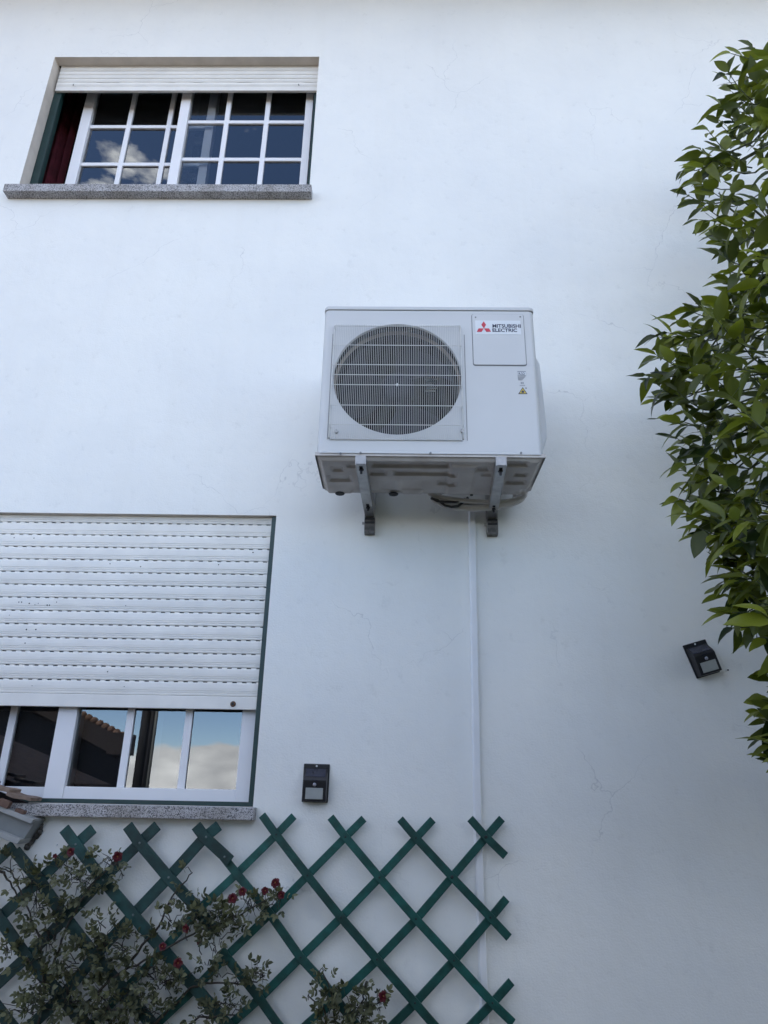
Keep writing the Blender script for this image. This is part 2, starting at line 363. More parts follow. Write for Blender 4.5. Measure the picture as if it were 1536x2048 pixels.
# openings (x0, x1, z0, z1, recess)
U = dict(x0=-2.087, x1=-.497, z0=4.584, z1=5.648, lintel=.056, deep=.098)
Lw = dict(x0=-2.45, x1=-.533, z0=1.530, z1=2.712, lintel=.029, deep=.34)
w = MB()
xs = [XL, Lw['x0'], U['x0'], Lw['x1'], U['x1'], XR]; zs = [0, Lw['z0'], Lw['z1'], U['z0'], U['z1'], ZT]
for i in range(5):
    for j in range(5):
        xa, xb, za, zb = xs[i], xs[i + 1], zs[j], zs[j + 1]
        if j == 1 and i in (1, 2): continue
        if j == 3 and i in (2, 3): continue
        w.poly([(xa, 0, za), (xb, 0, za), (xb, 0, zb), (xa, 0, zb)])
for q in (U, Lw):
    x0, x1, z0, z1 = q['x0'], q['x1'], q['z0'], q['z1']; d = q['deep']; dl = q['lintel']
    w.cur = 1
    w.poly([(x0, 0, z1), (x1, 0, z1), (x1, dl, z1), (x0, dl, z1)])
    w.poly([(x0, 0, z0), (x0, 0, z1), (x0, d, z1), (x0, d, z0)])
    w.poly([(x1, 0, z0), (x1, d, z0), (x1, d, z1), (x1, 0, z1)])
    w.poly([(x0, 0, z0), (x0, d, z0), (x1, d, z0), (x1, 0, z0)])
w.cur = 0
# far sides of the house
w.poly([(XL, 0, 0), (XL, 0, ZT), (XL, 8, ZT), (XL, 8, 0)]); w.poly([(XR, 0, 0), (XR, 8, 0), (XR, 8, ZT), (XR, 0, ZT)])
w.poly([(XL, 8, 0), (XL, 8, ZT), (XR, 8, ZT), (XR, 8, 0)])
bm_wall = w.build('wall', [M['render'], M['reveal']], house)
# eave: soffit, fascia and gutter just above the frame, tiled roof over it
e = MB(); e.box(XL - .4, XR + .4, -.52, .3, ZT, ZT + .07); e.build('soffit', M['soffit'], house)
e = MB(); prof = [(a - .10, b) for a, b in [(-.42, ZT - .01), (-.55, ZT - .01), (-.56, ZT + .10), (-.545, ZT + .10), (-.535, ZT + .01), (-.43, ZT + .01), (-.43, ZT + .10), (-.42, ZT + .10)]]
e.prism([(XL - .4, a, b) for a, b in prof], (XR - XL + .8, 0, 0)); e.build('gutter', M['nwood'], house)
e = MB(); e.prism([(XL - .5, -.5, ZT + .12), (XL - .5, 4, ZT + 1.9), (XL - .5, 8.5, ZT + .12), (XL - .5, 8.5, ZT + .24), (XL - .5, 4, ZT + 2.04), (XL - .5, -.5, ZT + .24)], (XR - XL + 1, 0, 0))
e.build('roof', M['tile'], house)
# rooms behind the windows
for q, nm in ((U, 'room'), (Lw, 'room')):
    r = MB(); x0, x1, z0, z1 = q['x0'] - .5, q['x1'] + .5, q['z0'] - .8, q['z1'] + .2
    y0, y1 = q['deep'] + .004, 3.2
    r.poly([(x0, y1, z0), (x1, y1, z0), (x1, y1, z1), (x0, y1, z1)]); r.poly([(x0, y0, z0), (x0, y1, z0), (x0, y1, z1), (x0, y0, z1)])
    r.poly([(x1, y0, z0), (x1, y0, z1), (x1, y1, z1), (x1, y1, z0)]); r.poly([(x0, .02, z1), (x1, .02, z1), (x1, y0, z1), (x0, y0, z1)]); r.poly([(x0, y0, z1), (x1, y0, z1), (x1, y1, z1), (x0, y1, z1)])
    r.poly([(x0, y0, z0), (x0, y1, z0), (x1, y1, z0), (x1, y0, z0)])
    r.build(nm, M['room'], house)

def vbar(mb, p_top, p_bot, wid, y, th):
    """upright bar of a sash, vertical in the world, through the mean of two seen points"""
    x = (p_top + p_bot) / 2
    return x

def slat_profile(z0, z1, y, bulge=.006, lip=.35):
    """outline of one shutter slat: flat face, two shallow grooves low down, back face"""
    h = z1 - z0; pts = []
    rows = [(0.0, .0022), (.06, .0006), (.17, .0005), (.19, .0022), (.21, .0005), (.33, 0.0), (.35, .0018), (.37, 0.0), (.60, -.0006), (.85, 0.0), (.96, .001), (1.0, .0025)]
    pts = [(y + dy, z0 + t * h) for t, dy in rows]
    return pts + [(y + .012, z1), (y + .012, z0)]

# ---- upper window
yS = .058                                      # shutter plane
uw = part_empty('window', house, (U['x0'], .2, U['z0'])); uw['label'] = 'upper sliding window with white glazing bars standing partly open'
us = part_empty('roller_shutter', house, (U['x0'], yS, U['z1'])); us['label'] = 'upper roller shutter rolled nearly all the way up'
# dark green guide rails and outer frame
for bx_ in ((U['x0'] + .002, U['x0'] + .046, .0765, .096), (U['x1'] - .026, U['x1'] - .002, .0765, .096)):
    f = MB(); f.box(bx_[0], bx_[1], bx_[2], bx_[3], U['z0'] + .002, U['z1'] + .14); f.build('guide_rail', M['green_frame'], uw)
f = MB(); f.box(U['x0'] + .002, U['x0'] + .034, .100, .130, U['z0'] + .002, U['z1'] + .14); f.build('side_frame', M['green_frame'], uw)
f = MB(); f.box(U['x0'] + .05, U['x1'] - .003, .103, .260, U['z0'] + .002, U['z0'] + .030); f.build('bottom_frame', M['green_frame'], uw)

def sash(parent, xs_, widths, zbot, ztop, y, th, hz, hw, glass=True, botrail=.05, toprail=.05, mat='pvc'):
    """xs_: bar centre x list (first and last are stiles); hz: glazing bar heights"""
    for k, (x, wd) in enumerate(zip(xs_, widths)):
        b = MB(); end = k in (0, len(xs_) - 1)
        t = th if end else th * .45
        if end: b.box(x - wd / 2, x + wd / 2, y, y + t, zbot, ztop)
        else: b.box(x - wd / 2, x + wd / 2, y + th * .28, y + th * .28 + t, zbot + botrail, ztop - toprail)
        b.build('stile' if end else 'glazing_bar', M[mat], parent, bevel=.003 if end else .002)
    xl = xs_[0] + widths[0] / 2; xr = xs_[-1] - widths[-1] / 2
    for za, zb in ((zbot, zbot + botrail), (ztop - toprail, ztop)):
        b = MB(); b.box(xl, xr, y + .003, y + th - .002, za, zb)
        if za == zbot and botrail > .08:               # stepped lower rail with a bead line
            b = MB(); b.box(xl, xr, y + .003, y + th - .002, za, za + botrail * .56); b.box(xl, xr, y + .007, y + th - .002, za + botrail * .56 + .003, zb)
        b.build('rail', M[mat], parent, bevel=.002)
    for z in hz:
        b = MB(); b.box(xl, xr, y + th * .30, y + th * .70, z - hw / 2, z + hw / 2); b.build('glazing_bar', M[mat], parent, bevel=.002)
    if glass:
        edges = [xl] + [x for x in xs_[1:-1]] + [xr]
        zed = [zbot + botrail] + sorted(hz) + [ztop - toprail]
        for i in range(len(edges) - 1):
            for j in range(len(zed) - 1):
                b = MB(); yy = y + th * .52
                b.poly([(edges[i], yy, zed[j]), (edges[i + 1], yy, zed[j]), (edges[i + 1], yy, zed[j + 1]), (edges[i], yy, zed[j + 1])])
                b.build('pane', M['glass'], parent)

def mx_(pt, pb, y):      # mean world x of an upright seen between two photo pixels
    return (P(*pt, y).x + P(*pb, y).x) / 2
y1 = .118; y2 = .172
st = lambda a, b, y: mx_((a[0] * .4297, 90 + a[1] * .4297), (b[0] * .4297, 90 + b[1] * .4297), y)
# outer (right) sash
xr_ = [st((872, 225), (798, 645), y1), st((1071, 230), (1007, 645), y1), st((1252, 230), (1203, 645), y1), st((1445, 230), (1408, 645), y1)]
hz_r = [P(1150 * .4297, 90 + 522 * .4297, y1).z, P(1150 * .4297, 90 + 348 * .4297, y1).z]
sash(uw, xr_, [.056, .028, .028, .044], U['z0'] + .03, U['z1'] + .15, y1, .045, hz_r, .024)
# inner (left) sash slid to the right, its far stile seen through the glass of the other
xl_ = [st((430, 225), (322, 645), y2), st((622, 225), (538, 645), y2), st((808, 225), (730, 645), y2), st((995, 230), (935, 645), y2)]
hz_l = [P(560 * .4297, 90 + 545 * .4297, y2).z, P(560 * .4297, 90 + 370 * .4297, y2).z]
sash(uw, xl_, [.060, .028, .028, .050], U['z0'] + .03, U['z1'] + .15, y2, .045, hz_l, .024)
# dark red curtain inside the open part
c = MB(); c.smooth = True
xa, xb = U['x0'] - .42, U['x0'] + .02; n = 40
for i in range(n):
    def cp(k): return xa + (xb - xa) * k / n, .33 + .03 * math.sin(k * 1.1) + .012 * math.sin(k * 2.7)
    a = cp(i); b = cp(i + 1)
    c.poly([(a[0], a[1], U['z0'] - .3), (b[0], b[1], U['z0'] - .3), (b[0], b[1], U['z1'] + .1), (a[0], a[1], U['z1'] + .1)])
c.build('curtain', M['curtain'], uw)
# upper shutter: three slats and the end bar
zb = P(300, 181, yS).z
pitch = .033; zc = zb
xA, xB = U['x0'] + .014, U['x1'] - .010
b = MB(); b.box(xA, xB, yS, yS + .016, zc, zc + .036); b.build('end_bar', M['shutter'], us, bevel=.003)
zc += .0385
k = 0
while zc < U['z1'] + .06:
    b = MB(); b.prism([(xA, q[0], q[1]) for q in slat_profile(zc, zc + pitch - .004, yS)][::-1], (xB - xA, 0, 0)); b.build('slat', M['shutter'], us)
    t = MB(); zl_ = (zc + pitch - .005, zc + pitch + .001)
    if k == 0:                                    # this joint has a few slots standing open
        cuts = [P(q * .4297, 90 + 160 * .4297, yS).x for q in (450, 517, 524, 556, 784, 817, 900, 946, 1104, 1172, 1417, 1460)]
        xs_l = [xA] + cuts + [xB]
        for q in range(0, len(xs_l), 2): t.box(xs_l[q], xs_l[q + 1], yS + .003, yS + .010, *zl_)
    else: t.box(xA, xB, yS + .0045, yS + .010, *zl_)
    t.build('slat_link', M['shutter'], us, kind='stuff')
    zc += pitch; k += 1
for px in (343, 1391):                          # two wire stops hanging on the end bar
    p = P(px * .4297, 90 + 190 * .4297, yS - .004)
    h = MB(); h.tube([p + Vector((-.004, 0, .014)), p + Vector((0, -.006, .004)), p + Vector((.003, -.010, -.010))], .0022, 6); h.build('wire_stop', M['bolt'], us)
# granite sills
def sill(xa, xb, zt, hgt, out_):
    b = MB(); b.box(xa, xb, -out_, .16, zt - hgt, zt - .001); return b
xa = P(10, 369, -.05).x; xb = P(623, 371, -.05).x
b = sill(xa, xb, U['z0'] + .0, .052, .055); b.build('window_sill', M['granite'], house, bevel=.003, label='weathered granite sill under the upper window')

# ---- lower window
yL = .030
lw = part_empty('window', house, (Lw['x0'], .1, Lw['z0'])); lw['label'] = 'lower sliding window reflecting a roof and a cloudy blue sky'
ls = part_empty('roller_shutter', house, (Lw['x0'], yL, Lw['z1'])); ls['label'] = 'lower roller shutter closed over three quarters of its window'
for bx_ in ((Lw['x1'] - .021, Lw['x1'] - .001), (Lw['x0'] + .001, Lw['x0'] + .021)):
    f = MB(); f.box(bx_[0], bx_[1], .012, .150, Lw['z0'] + .002, Lw['z1'] - .002); f.build('guide_rail', M['green_frame'], lw)
f = MB(); f.box(Lw['x0'] + .021, Lw['x1'] - .021, .030, .16, Lw['z0'] + .001, Lw['z0'] + .016); f.build('bottom_frame', M['green_frame'], lw)
s8 = lambda a, b, y: mx_((100 + a[0] * .2734, 1400 + a[1] * .2734), (100 + b[0] * .2734, 1400 + b[1] * .2734), y)
yw1 = .062; yw2 = .112
zt = Lw['z1'] - .04
xs1 = [s8((120, 90), (22, 735), yw1), s8((588, 90), (500, 635), yw1), s8((1017, 90), (945, 635), yw1), s8((1468, 90), (1402, 735), yw1)]
zb1 = P(300, 1604, yw1).z
zr1 = P(300, 1576, yw1).z
sash(lw, xs1, [.078, .030, .030, .062], zb1, zt, yw1, .045, [], .02, botrail=zr1 - zb1)
xl0 = xs1[0] + .015
step = xs1[2] - xs1[1]
xs2 = [xl0 - 3 * step, xl0 - 2 * step + .0, P(8, 1500, yw2).x, xs1[0] - .0]
sash(lw, xs2, [.078, .030, .030, .070], P(40, 1603, yw2).z, zt, yw2, .045, [], .02, botrail=.055)
sc = MB(); sc.poly([(Lw['x0'] + .02, .172, Lw['z0'] + .02), (xs1[0] + .36, .172, Lw['z0'] + .02), (xs1[0] + .36, .172, zt), (Lw['x0'] + .02, .172, zt)]); sc.build('insect_screen', M['screen'], lw)
# shutter slats, one object each; links bridge the slotted joints
xA, xB = Lw['x0'] + .022, Lw['x1'] - .0225
zj = [P(mxp, 1000 + yy * .3776, yL).z for yy, mxp in ((132, 549), (329, 545), (532, 538), (745, 528), (968, 519))]
zjo = [zj[0] + (zj[4] - zj[0]) * k / 12 for k in range(-2, 14)]
pitchL = -(zj[4] - zj[0]) / 12
bar_top = P(517, 1394, yL).z; bar_bot = P(510, 1420, yL).z
chips = MB(); chips_pts = [(75, 200), (180, 202), (1340, 278), (583, 338), (745, 353), (1158, 343), (666, 560), (100, 541), (115, 541), (155, 548), (185, 555), (300, 541), (203, 547), (250, 557), (262, 557), (50, 610), (140, 686), (190, 686), (133, 758), (570, 909), (658, 988), (170, 984)]
for i in range(len(zjo) - 1):
    ztop_ = zjo[i] - .0025; zbot_ = zjo[i + 1] + .0025
    if zbot_ < bar_top: zbot_ = bar_top + .002
    if ztop_ - zbot_ < .006: continue
    if ztop_ > Lw['z1'] + .05: continue
    b = MB(); b.prism([(xA, q[0], q[1]) for q in slat_profile(zbot_, ztop_, yL)][::-1], (xB - xA, 0, 0)); b.build('slat', M['shutter'], ls)
    t = MB(); x = xA - (i * .0137) % .04
    while x < xB:
        a0 = max(x, xA); a1 = min(x + .0205, xB)
        if a1 - a0 > .002: t.box(a0, a1, yL + .0035, yL + .011, zjo[i + 1] - .0035, zjo[i + 1] + .0035)
        x += .0400
    if zjo[i + 1] > bar_top: t.build('slat_link', M['shutter'], ls, kind='stuff')
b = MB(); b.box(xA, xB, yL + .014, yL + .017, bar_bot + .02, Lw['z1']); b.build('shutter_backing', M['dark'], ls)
b = MB(); b.box(xA, xB, yL - .004, yL + .014, bar_bot, bar_top); b.build('end_bar', M['shutter'], ls, bevel=.003)
for cx, cy in chips_pts:
    p = P(cx * .3776, 1000 + cy * .3776, yL); r = random.uniform(.0016, .0034)
    chips.disc((p.x, yL + .0008, p.z), (0, -1, 0), r, .0016, 7)
chips.build('paint_chips', M['chip'], ls, kind='stuff')
p = P(466, 1408, yL - .004)
b = MB(); b.disc(p, (0, -1, 0), .0115, .006, 16, .010); b.cur = 1; b.disc(p + Vector((0, -.006, 0)), (0, -1, 0), .0055, .003, 12); b.build('stopper', [M['rust'], M['bolt']], ls)
xb = P(508, 1620, -.05).x
b = sill(Lw['x0'] - .08, xb, Lw['z0'] + .0, P(300, 1612, -.055).z - P(300, 1638, -.055).z, .055); b.build('window_sill', M['granite'], house, bevel=.003, label='clean grey granite sill under the lower window')

# ------------------------------------------------------------------ air conditioner
YF = -.536; YB = -.185
ax0, ax1 = -.303, .537
az0 = 1.6 + .4963 * 2.314; az1 = 1.6 + .7843 * 2.314
ac = thing('air_conditioner', 'large white air conditioner outdoor unit with round fan grille, mounted on two steel wall brackets', 'air conditioner', ((ax0 + ax1) / 2, (YF + YB) / 2, az0))
A = lambda px, py, dy=0.0: P(px, py, YF + dy)
c_c = (A(794.5, 758)); r_c = (A(921, 758).x - A(668, 758).x) / 2
r_c *= 1.02; c_c.z = (A(794, 869.5).z + r_c)
cas = MB(); zt_ = az1 - .020; zb_ = az0 + .006; R = .022
# front sheet with a round opening
bm = bmesh.new()
fx0, fx1 = ax0 + R, ax1 - R
ov = [bm.verts.new((x, YF, z)) for x, z in ((fx0, zb_), (fx1, zb_), (fx1, zt_), (fx0, zt_))]
for i in range(4): bm.edges.new((ov[i], ov[(i + 1) % 4]))
cv = [bm.verts.new((c_c.x + r_c * math.cos(2 * PI * i / 72), YF, c_c.z + r_c * math.sin(2 * PI * i / 72))) for i in range(72)]
for i in range(72): bm.edges.new((cv[i], cv[(i + 1) % 72]))
bmesh.ops.triangle_fill(bm, edges=bm.edges[:], use_beauty=True)
bm.verts.index_update()
fs = []
for fc in bm.faces:
    ctr = fc.calc_center_median()
    if (ctr.x - c_c.x) ** 2 + (ctr.z - c_c.z) ** 2 < (r_c * .93) ** 2 and all(v in cv for v in fc.verts): continue
    vi = [v.index for v in fc.verts]
    if fc.normal.y > 0: vi = vi[::-1]
    fs.append(vi)
cas.mesh([v.co.copy() for v in bm.verts], fs); bm.free()
# rolled lip of the opening
ring = [(r_c, 0), (r_c - .002, .003), (r_c - .003, .009)]
def lathe(mb, prof, cx, cz, y0, n=72):
    sm = mb.smooth; mb.smooth = True
    v = [(cx + r * math.cos(2 * PI * j / n), y0 + d, cz + r * math.sin(2 * PI * j / n)) for r, d in prof for j in range(n)]
    f = [(i * n + j, i * n + (j + 1) % n, (i + 1) * n + (j + 1) % n, (i + 1) * n + j) for i in range(len(prof) - 1) for j in range(n)]
    mb.mesh(v, f); mb.smooth = sm
lathe(cas, ring, c_c.x, c_c.z, YF)
# rounded corners, sides, back
cas.smooth = True
pl = [(ax0, YB)] + [(ax0 + R - R * math.cos(a), YF + R - R * math.sin(a)) for a in [k * PI / 16 for k in range(9)]]
pr_ = [(ax0 + ax1 - x, y) for x, y in pl]
for line, fl in ((pl, False), (pr_, True)):
    for (xa, ya), (xb, yb) in zip(line[:-1], line[1:]):
        cas.poly([(xa, ya, zb_), (xb, yb, zb_), (xb, yb, zt_), (xa, ya, zt_)], fl)
cas.smooth = False
cas.poly([(ax0, YB, zb_), (ax0, YB, zt_), (ax1, YB, zt_), (ax1, YB, zb_)])
cas.build('casing', M['ac'], ac)
def rrect(x0, x1, y0, y1, r, n=6, back=True):
    pts = []
    for cx, cy, a0 in ((x0 + r, y0 + r, PI), (x1 - r, y0 + r, 1.5 * PI), (x1 - r, y1 - r, 0), (x0 + r, y1 - r, .5 * PI)):
        for k in range(n + 1): a = a0 + k * PI / 2 / n; pts.append((cx + r * math.cos(a), cy + r * math.sin(a)))
    return pts
b = MB(); b.prism([(x, y, az1 - .017) for x, y in rrect(ax0 - .003, ax1 + .003, YF - .003, YB, .022)], (0, 0, .017)); b.build('top_lid', M['ac'], ac, bevel=.004)
b = MB(); b.prism([(x, y, az1 - .0205) for x, y in rrect(ax0 + .001, ax1 - .001, YF + .002, YB, .020)], (0, 0, .004)); b.build('lid_seam', M['seam'], ac)
# fan tunnel, shroud ring, coil behind
t = MB(); lathe(t, [(r_c + .001, .048), (r_c - .006, .052), (r_c - .008, .060)], c_c.x, c_c.z, YF); t.build('shroud_ring', M['ring'], ac)
t = MB(); lathe(t, [(r_c - .003, .009), (r_c + .012, .014), (r_c + .012, .20), (0.001, .20)], c_c.x, c_c.z, YF); t.build('fan_chamber', M['acdark'], ac)
fan = part_empty('fan', ac, (c_c.x, YF + .08, c_c.z))
b = MB(); b.smooth = True; lathe(b, [(.0005, .052), (.045, .053), (.060, .058), (.066, .07), (.066, .13)], c_c.x, c_c.z, YF, 40); b.build('hub', M['fan'], fan)
for k in range(3):
    b = MB(); b.smooth = True; a0 = k * 2 * PI / 3 + .5; na, nr = 12, 7; V = []
    for i in range(na + 1):
        ta = i / na
        for j in range(nr + 1):
            tr = j / nr; r = .062 + (r_c - .024 - .062) * tr
            sw = a0 + ta * (1.05 + .38 * tr) - .42 * tr * tr
            V.append((c_c.x + r * math.cos(sw), YF + .065 + .075 * ta + .012 * math.sin(tr * PI), c_c.z + r * math.sin(sw)))
    F_ = [(i * (nr + 1) + j, (i + 1) * (nr + 1) + j, (i + 1) * (nr + 1) + j + 1, i * (nr + 1) + j + 1) for i in range(na) for j in range(nr)]
    b.mesh(V, F_); b.build('blade', M['fan'], fan)
b = MB(); b.poly([(c_c.x - .008, YF + .0515, c_c.z), (c_c.x, YF + .0515, c_c.z - .008), (c_c.x + .004, YF + .0515, c_c.z + .002), (c_c.x, YF + .0515, c_c.z + .008)]); b.build('hub_mark', M['label'], fan)
q = A(862, 772, .17)
b = MB()
for k in range(5): b.box(q.x - .022 + .004 * (k % 2), q.x + .024 - .006 * (k % 3), q.y, q.y + .001, q.z + .030 - k * .014, q.z + .035 - k * .014)
b.build('inner_label', M['label'], ac)
# wire grille
GY = -.026
gx0, gx1 = A(664.5, 760, GY).x, A(922.5, 760, GY).x
gz0, gz1 = A(794, 871, GY).z, A(794, 648, GY).z
gw = MB(); nW = 70
for i in range(nW + 1):
    x = gx0 + (gx1 - gx0) * i / nW
    gw.tube([(x, YF - .001, gz1 + .006), (x, YF + GY * .6, gz1 + .005), (x, YF + GY, gz1 - .004), (x, YF + GY, gz0 + .012), (x, YF + GY * .8, gz0 + .002), (x, YF + .001, gz0 - .008)], .00075, 5, False)
gw.build('grille_wires', M['wire'], ac, kind='stuff')
for py in (651.7, 689.9, 729, 749.3, 769.3, 810.3, 849):
    z = A(794, py, GY).z; b = MB()
    b.tube([(gx0 - .002, YF + .001, z), (gx0 - .002, YF + GY * .9, z), (gx0 + .003, YF + GY + .0022, z), (gx1 - .003, YF + GY + .0022, z), (gx1 + .002, YF + GY * .9, z), (gx1 + .002, YF + .001, z)], .0016, 6); b.build('grille_bar', M['wire'], ac)
z = gz0 - .006; b = MB(); b.tube([(gx0, YF - .004, z), (gx1, YF - .004, z)], .0018, 6); b.build('grille_bar', M['wire'], ac)
b = MB()
for x in (gx0 - .004, gx1 + .004):
    b = MB(); b.tube([(x, YF + .001, gz1 + .004), (x, YF - .008, gz1 + .002), (x, YF - .008, gz0 + .004), (x, YF + .001, gz0 - .002)], .0024, 6); b.build('grille_frame', M['wire'], ac)
for px, py in ((673, 864), (924, 863)):
    p = A(px, py); b = MB(); b.disc(p, (0, -1, 0), .007, .010, 12); b.build('grille_screw', M['steel'], ac)
for px in (661, 931):                            # pressed fold lines beside the grille
    p = A(px, 760); b = MB(); b.box(p.x - .0012, p.x + .0012, YF - .0012, YF + .0005, gz0 - .005, gz1 - .03); b.build('fold_line', M['seam'], ac)
# service panel
pa, pb_ = A(945, 630), A(1051, 731)
sx0, sx1, sz0, sz1 = A(945.5, 680).x, A(1049, 680).x, pb_.z, A(990, 629.5).z
b = MB(); b.prism([(x, YF - .0008, z) for x, z in rrect(sx0 - .0025, sx1 + .0025, sz0 - .0035, sz1 + .0025, .010)], (0, .0018, 0)); b.build('panel_seam', M['seam'], ac)
b = MB(); b.prism([(x, YF - .004, z) for x, z in rrect(sx0, sx1, sz0, sz1, .008)], (0, .0042, 0)); b.build('service_panel', M['ac'], ac, bevel=.0012)
for px, py in ((951, 636), (1040, 635)):
    p = A(px, py); b = MB(); b.disc((p.x, YF - .004, p.z), (0, -1, 0), .0032, .0016, 10); b.build('screw', M['seam'], ac)
# badge with emblem and lettering
bx0, bx1, bz0, bz1 = A(951, 671).x, A(1042, 671).x, A(990, 670).z, A(990, 642.5).z
yb = YF - .0046
badge = MB(); badge.box(bx0, bx1, yb, YF - .0039, bz0, bz1); bad = badge.build('badge', M['label'], ac)
B2 = lambda zx, zy: A(930 + zx * .11068, 610 + zy * .11068)
def flat(name, pts, m, y, par):
    b = MB(); b.poly([(p.x, y, p.z) for p in pts]); 
    return b
em = MB()
for poly in (((335, 310), (378, 372), (337, 436), (292, 372)), ((243, 437), (335, 437), (298, 500), (208, 500)), ((341, 437), (430, 437), (468, 496), (382, 500))):
    pts = [B2(*q) for q in poly]; em.prism([(p.x, yb - .0008, p.z) for p in pts], (0, .0006, 0))
em.build('emblem', M['logo_red'], bad)
tx = MB()
a = B2(494, 425); c2 = B2(1000, 362); put_text(tx, 'MITSUBISHI', a.x, c2.x, a.z, c2.z, yb - .0006, .028)
a = B2(494, 500); c2 = B2(935, 440); put_text(tx, 'ELECTRIC', a.x, c2.x, a.z, c2.z, yb - .0006, .028)
tx.build('lettering', M['ink'], bad)
# refrigerant and warning stickers
st_ = MB(); p0 = B2(945, 1195); p1 = B2(1102, 1280); yq = YF - .0007
st_.box(p0.x, p1.x, yq, YF - .0001, p1.z, p0.z); sk = st_.build('refrigerant_sticker', M['greyink'], ac)
b = MB(); p0 = B2(950, 1212); p1 = B2(1097, 1274); b.box(p0.x, p1.x, yq - .0004, yq - .00005, p1.z, p0.z); b.build('sticker_field', M['label'], sk)
b = MB(); a = B2(968, 1270); c2 = B2(1078, 1222); put_text(b, 'R32', a.x, c2.x, a.z, c2.z, yq - .0009, .02); b.build('lettering', M['ink'], sk)
b = MB()
for k in range(5):
    a = B2(950 + 2 * k, 1292 + k * 15); c2 = B2(1092 - 14 * k, 1300 + k * 15); b.box(a.x, c2.x, yq, YF - .0001, c2.z, a.z)
b.build('fine_print', M['greyink'], ac)
b = MB(); a = B2(1005, 1425); c2 = B2(1062, 1390)
for k in range(2):
    q1 = B2(1006 + 30 * k, 1394); q2 = B2(1030 + 30 * k, 1424); b.box(q1.x, q2.x, yq, YF - .0001, q2.z, q1.z)
a = B2(990, 1466); c2 = B2(1085, 1445)
for k in range(5):
    q1 = B2(990 + 20 * k, 1445); q2 = B2(1003 + 20 * k, 1466); b.box(q1.x, q2.x, yq, YF - .0001, q2.z, q1.z)
q1 = B2(1088, 1490); q2 = B2(1116, 1518); b.box(q1.x, q2.x, yq, YF - .0001, q2.z, q1.z)
b.build('book_symbol', M['greyink'], ac)
def tri(mb, pts, y0, y1):
    mb.prism([(q.x, y0, q.z) for q in pts], (0, y1 - y0, 0))
b = MB(); tri(b, [B2(960, 1610), B2(1130, 1610), B2(1043, 1485)], yq, YF - .0001); wt = b.build('warning_triangle', M['ink'], ac)
b = MB(); tri(b, [B2(984, 1598), B2(1106, 1598), B2(1044, 1506)], yq - .0004, yq - .00005); b.build('triangle_field', M['yellow'], wt)
b = MB(); tri(b, [B2(1020, 1590), B2(1066, 1590), B2(1074, 1566), B2(1056, 1556), B2(1046, 1534), B2(1030, 1556), B2(1014, 1568)], yq - .0008, yq - .0005); b.build('flame_symbol', M['ink'], wt)
for px, py in ((681, 907.5), (861, 906.5), (1042, 906), (721, 906)):
    p = A(px, py); b = MB(); b.disc((p.x, YF, p.z), (0, -1, 0), .0042, .003, 10); b.build('screw', M['seam'], ac)
# valve cover bulging from the right side
vz = lambda py: A(1080, py).z
b = MB()
prof = [(.0, vz(640)), (.020, vz(668)), (.042, vz(690)), (.050, vz(800)), (.050, vz(842)), (.030, vz(868)), (.0, vz(880))]
yv0, yv1 = YF + .13, YB - .005
b.prism([(ax1 - .002 + d, yv0, z) for d, z in prof], (0, yv1 - yv0, 0)); b.build('valve_cover', M['ac'], ac, bevel=.006)
for py in (640, 900):
    p = A(1080, py); b = MB(); b.disc((ax1, YF + .09, p.z), (1, 0, 0), .005, .004, 10); b.build('screw', M['seam'], ac)
# base pan with pressed ribs
pan = MB(); cy = .03
outl = [(ax0 - .006, YF + .004), (ax1 + .006, YF + .004), (ax1 + .006, YB - .04), (ax1 - .035, YB), (ax0 + .035, YB), (ax0 - .006, YB - .04)]
pan.prism([(x, y, az0 - .003) for x, y in outl], (0, 0, .014))
inn = [(ax0 + .018, YF + .026), (ax1 - .018, YF + .026), (ax1 - .018, YB - .045), (ax1 - .045, YB - .018), (ax0 + .045, YB - .018), (ax0 + .018, YB - .045)]
zp = az0 - .016
RIBS = []
def rib(px0, px1, py0, py1, hgt):
    """pressed recess of the underside, located by where its corners are seen on the horizontal plane zp"""
    def U_(px, py):
        r = ray(px, py); return CAM + r * ((zp - CAM.z) / r.z)
    a, b_ = U_(px0, (py0 + py1) / 2), U_(px1, (py0 + py1) / 2)
    ya, yb_ = U_((px0 + px1) / 2, py0).y, U_((px0 + px1) / 2, py1).y
    RIBS.append((a.x, b_.x, min(ya, yb_), max(ya, yb_), hgt))
Z2 = lambda x: 640 + x * .2995
Z2y = lambda y: 890 + y * .2995
for x0, x1, y0, y1, h in ((345, 870, 118, 152, .012), (330, 440, 172, 205, .010), (495, 910, 174, 205, .012), (80, 150, 145, 178, .009),
                          (60, 205, 205, 245, .011), (790, 905, 238, 268, .010), (215, 265, 305, 335, .009), (345, 545, 305, 338, .011),
                          (685, 835, 308, 334, .009), (555, 660, 338, 358, .006), (400, 510, 238, 300, .004), (540, 690, 240, 300, .004), (1040, 1130, 146, 176, .010), (1085, 1150, 186, 210, .009),
                          (1245, 1390, 120, 146, .011), (1300, 1380, 186, 212, .009), (1235, 1370, 238, 264, .011), (1225, 1320, 312, 342, .009), (1340, 1400, 300, 330, .008), (185, 245, 126, 152, .009)):
    rib(Z2(x0), Z2(x1), Z2y(y0), Z2y(y1), h)
RIBS.append((ax0 + .50, ax0 + .60, YF + .05, YB - .06, -.007))
def smooth(d, w_): t = max(0.0, min(1.0, d / w_ + .5)); return t * t * (3 - 2 * t)
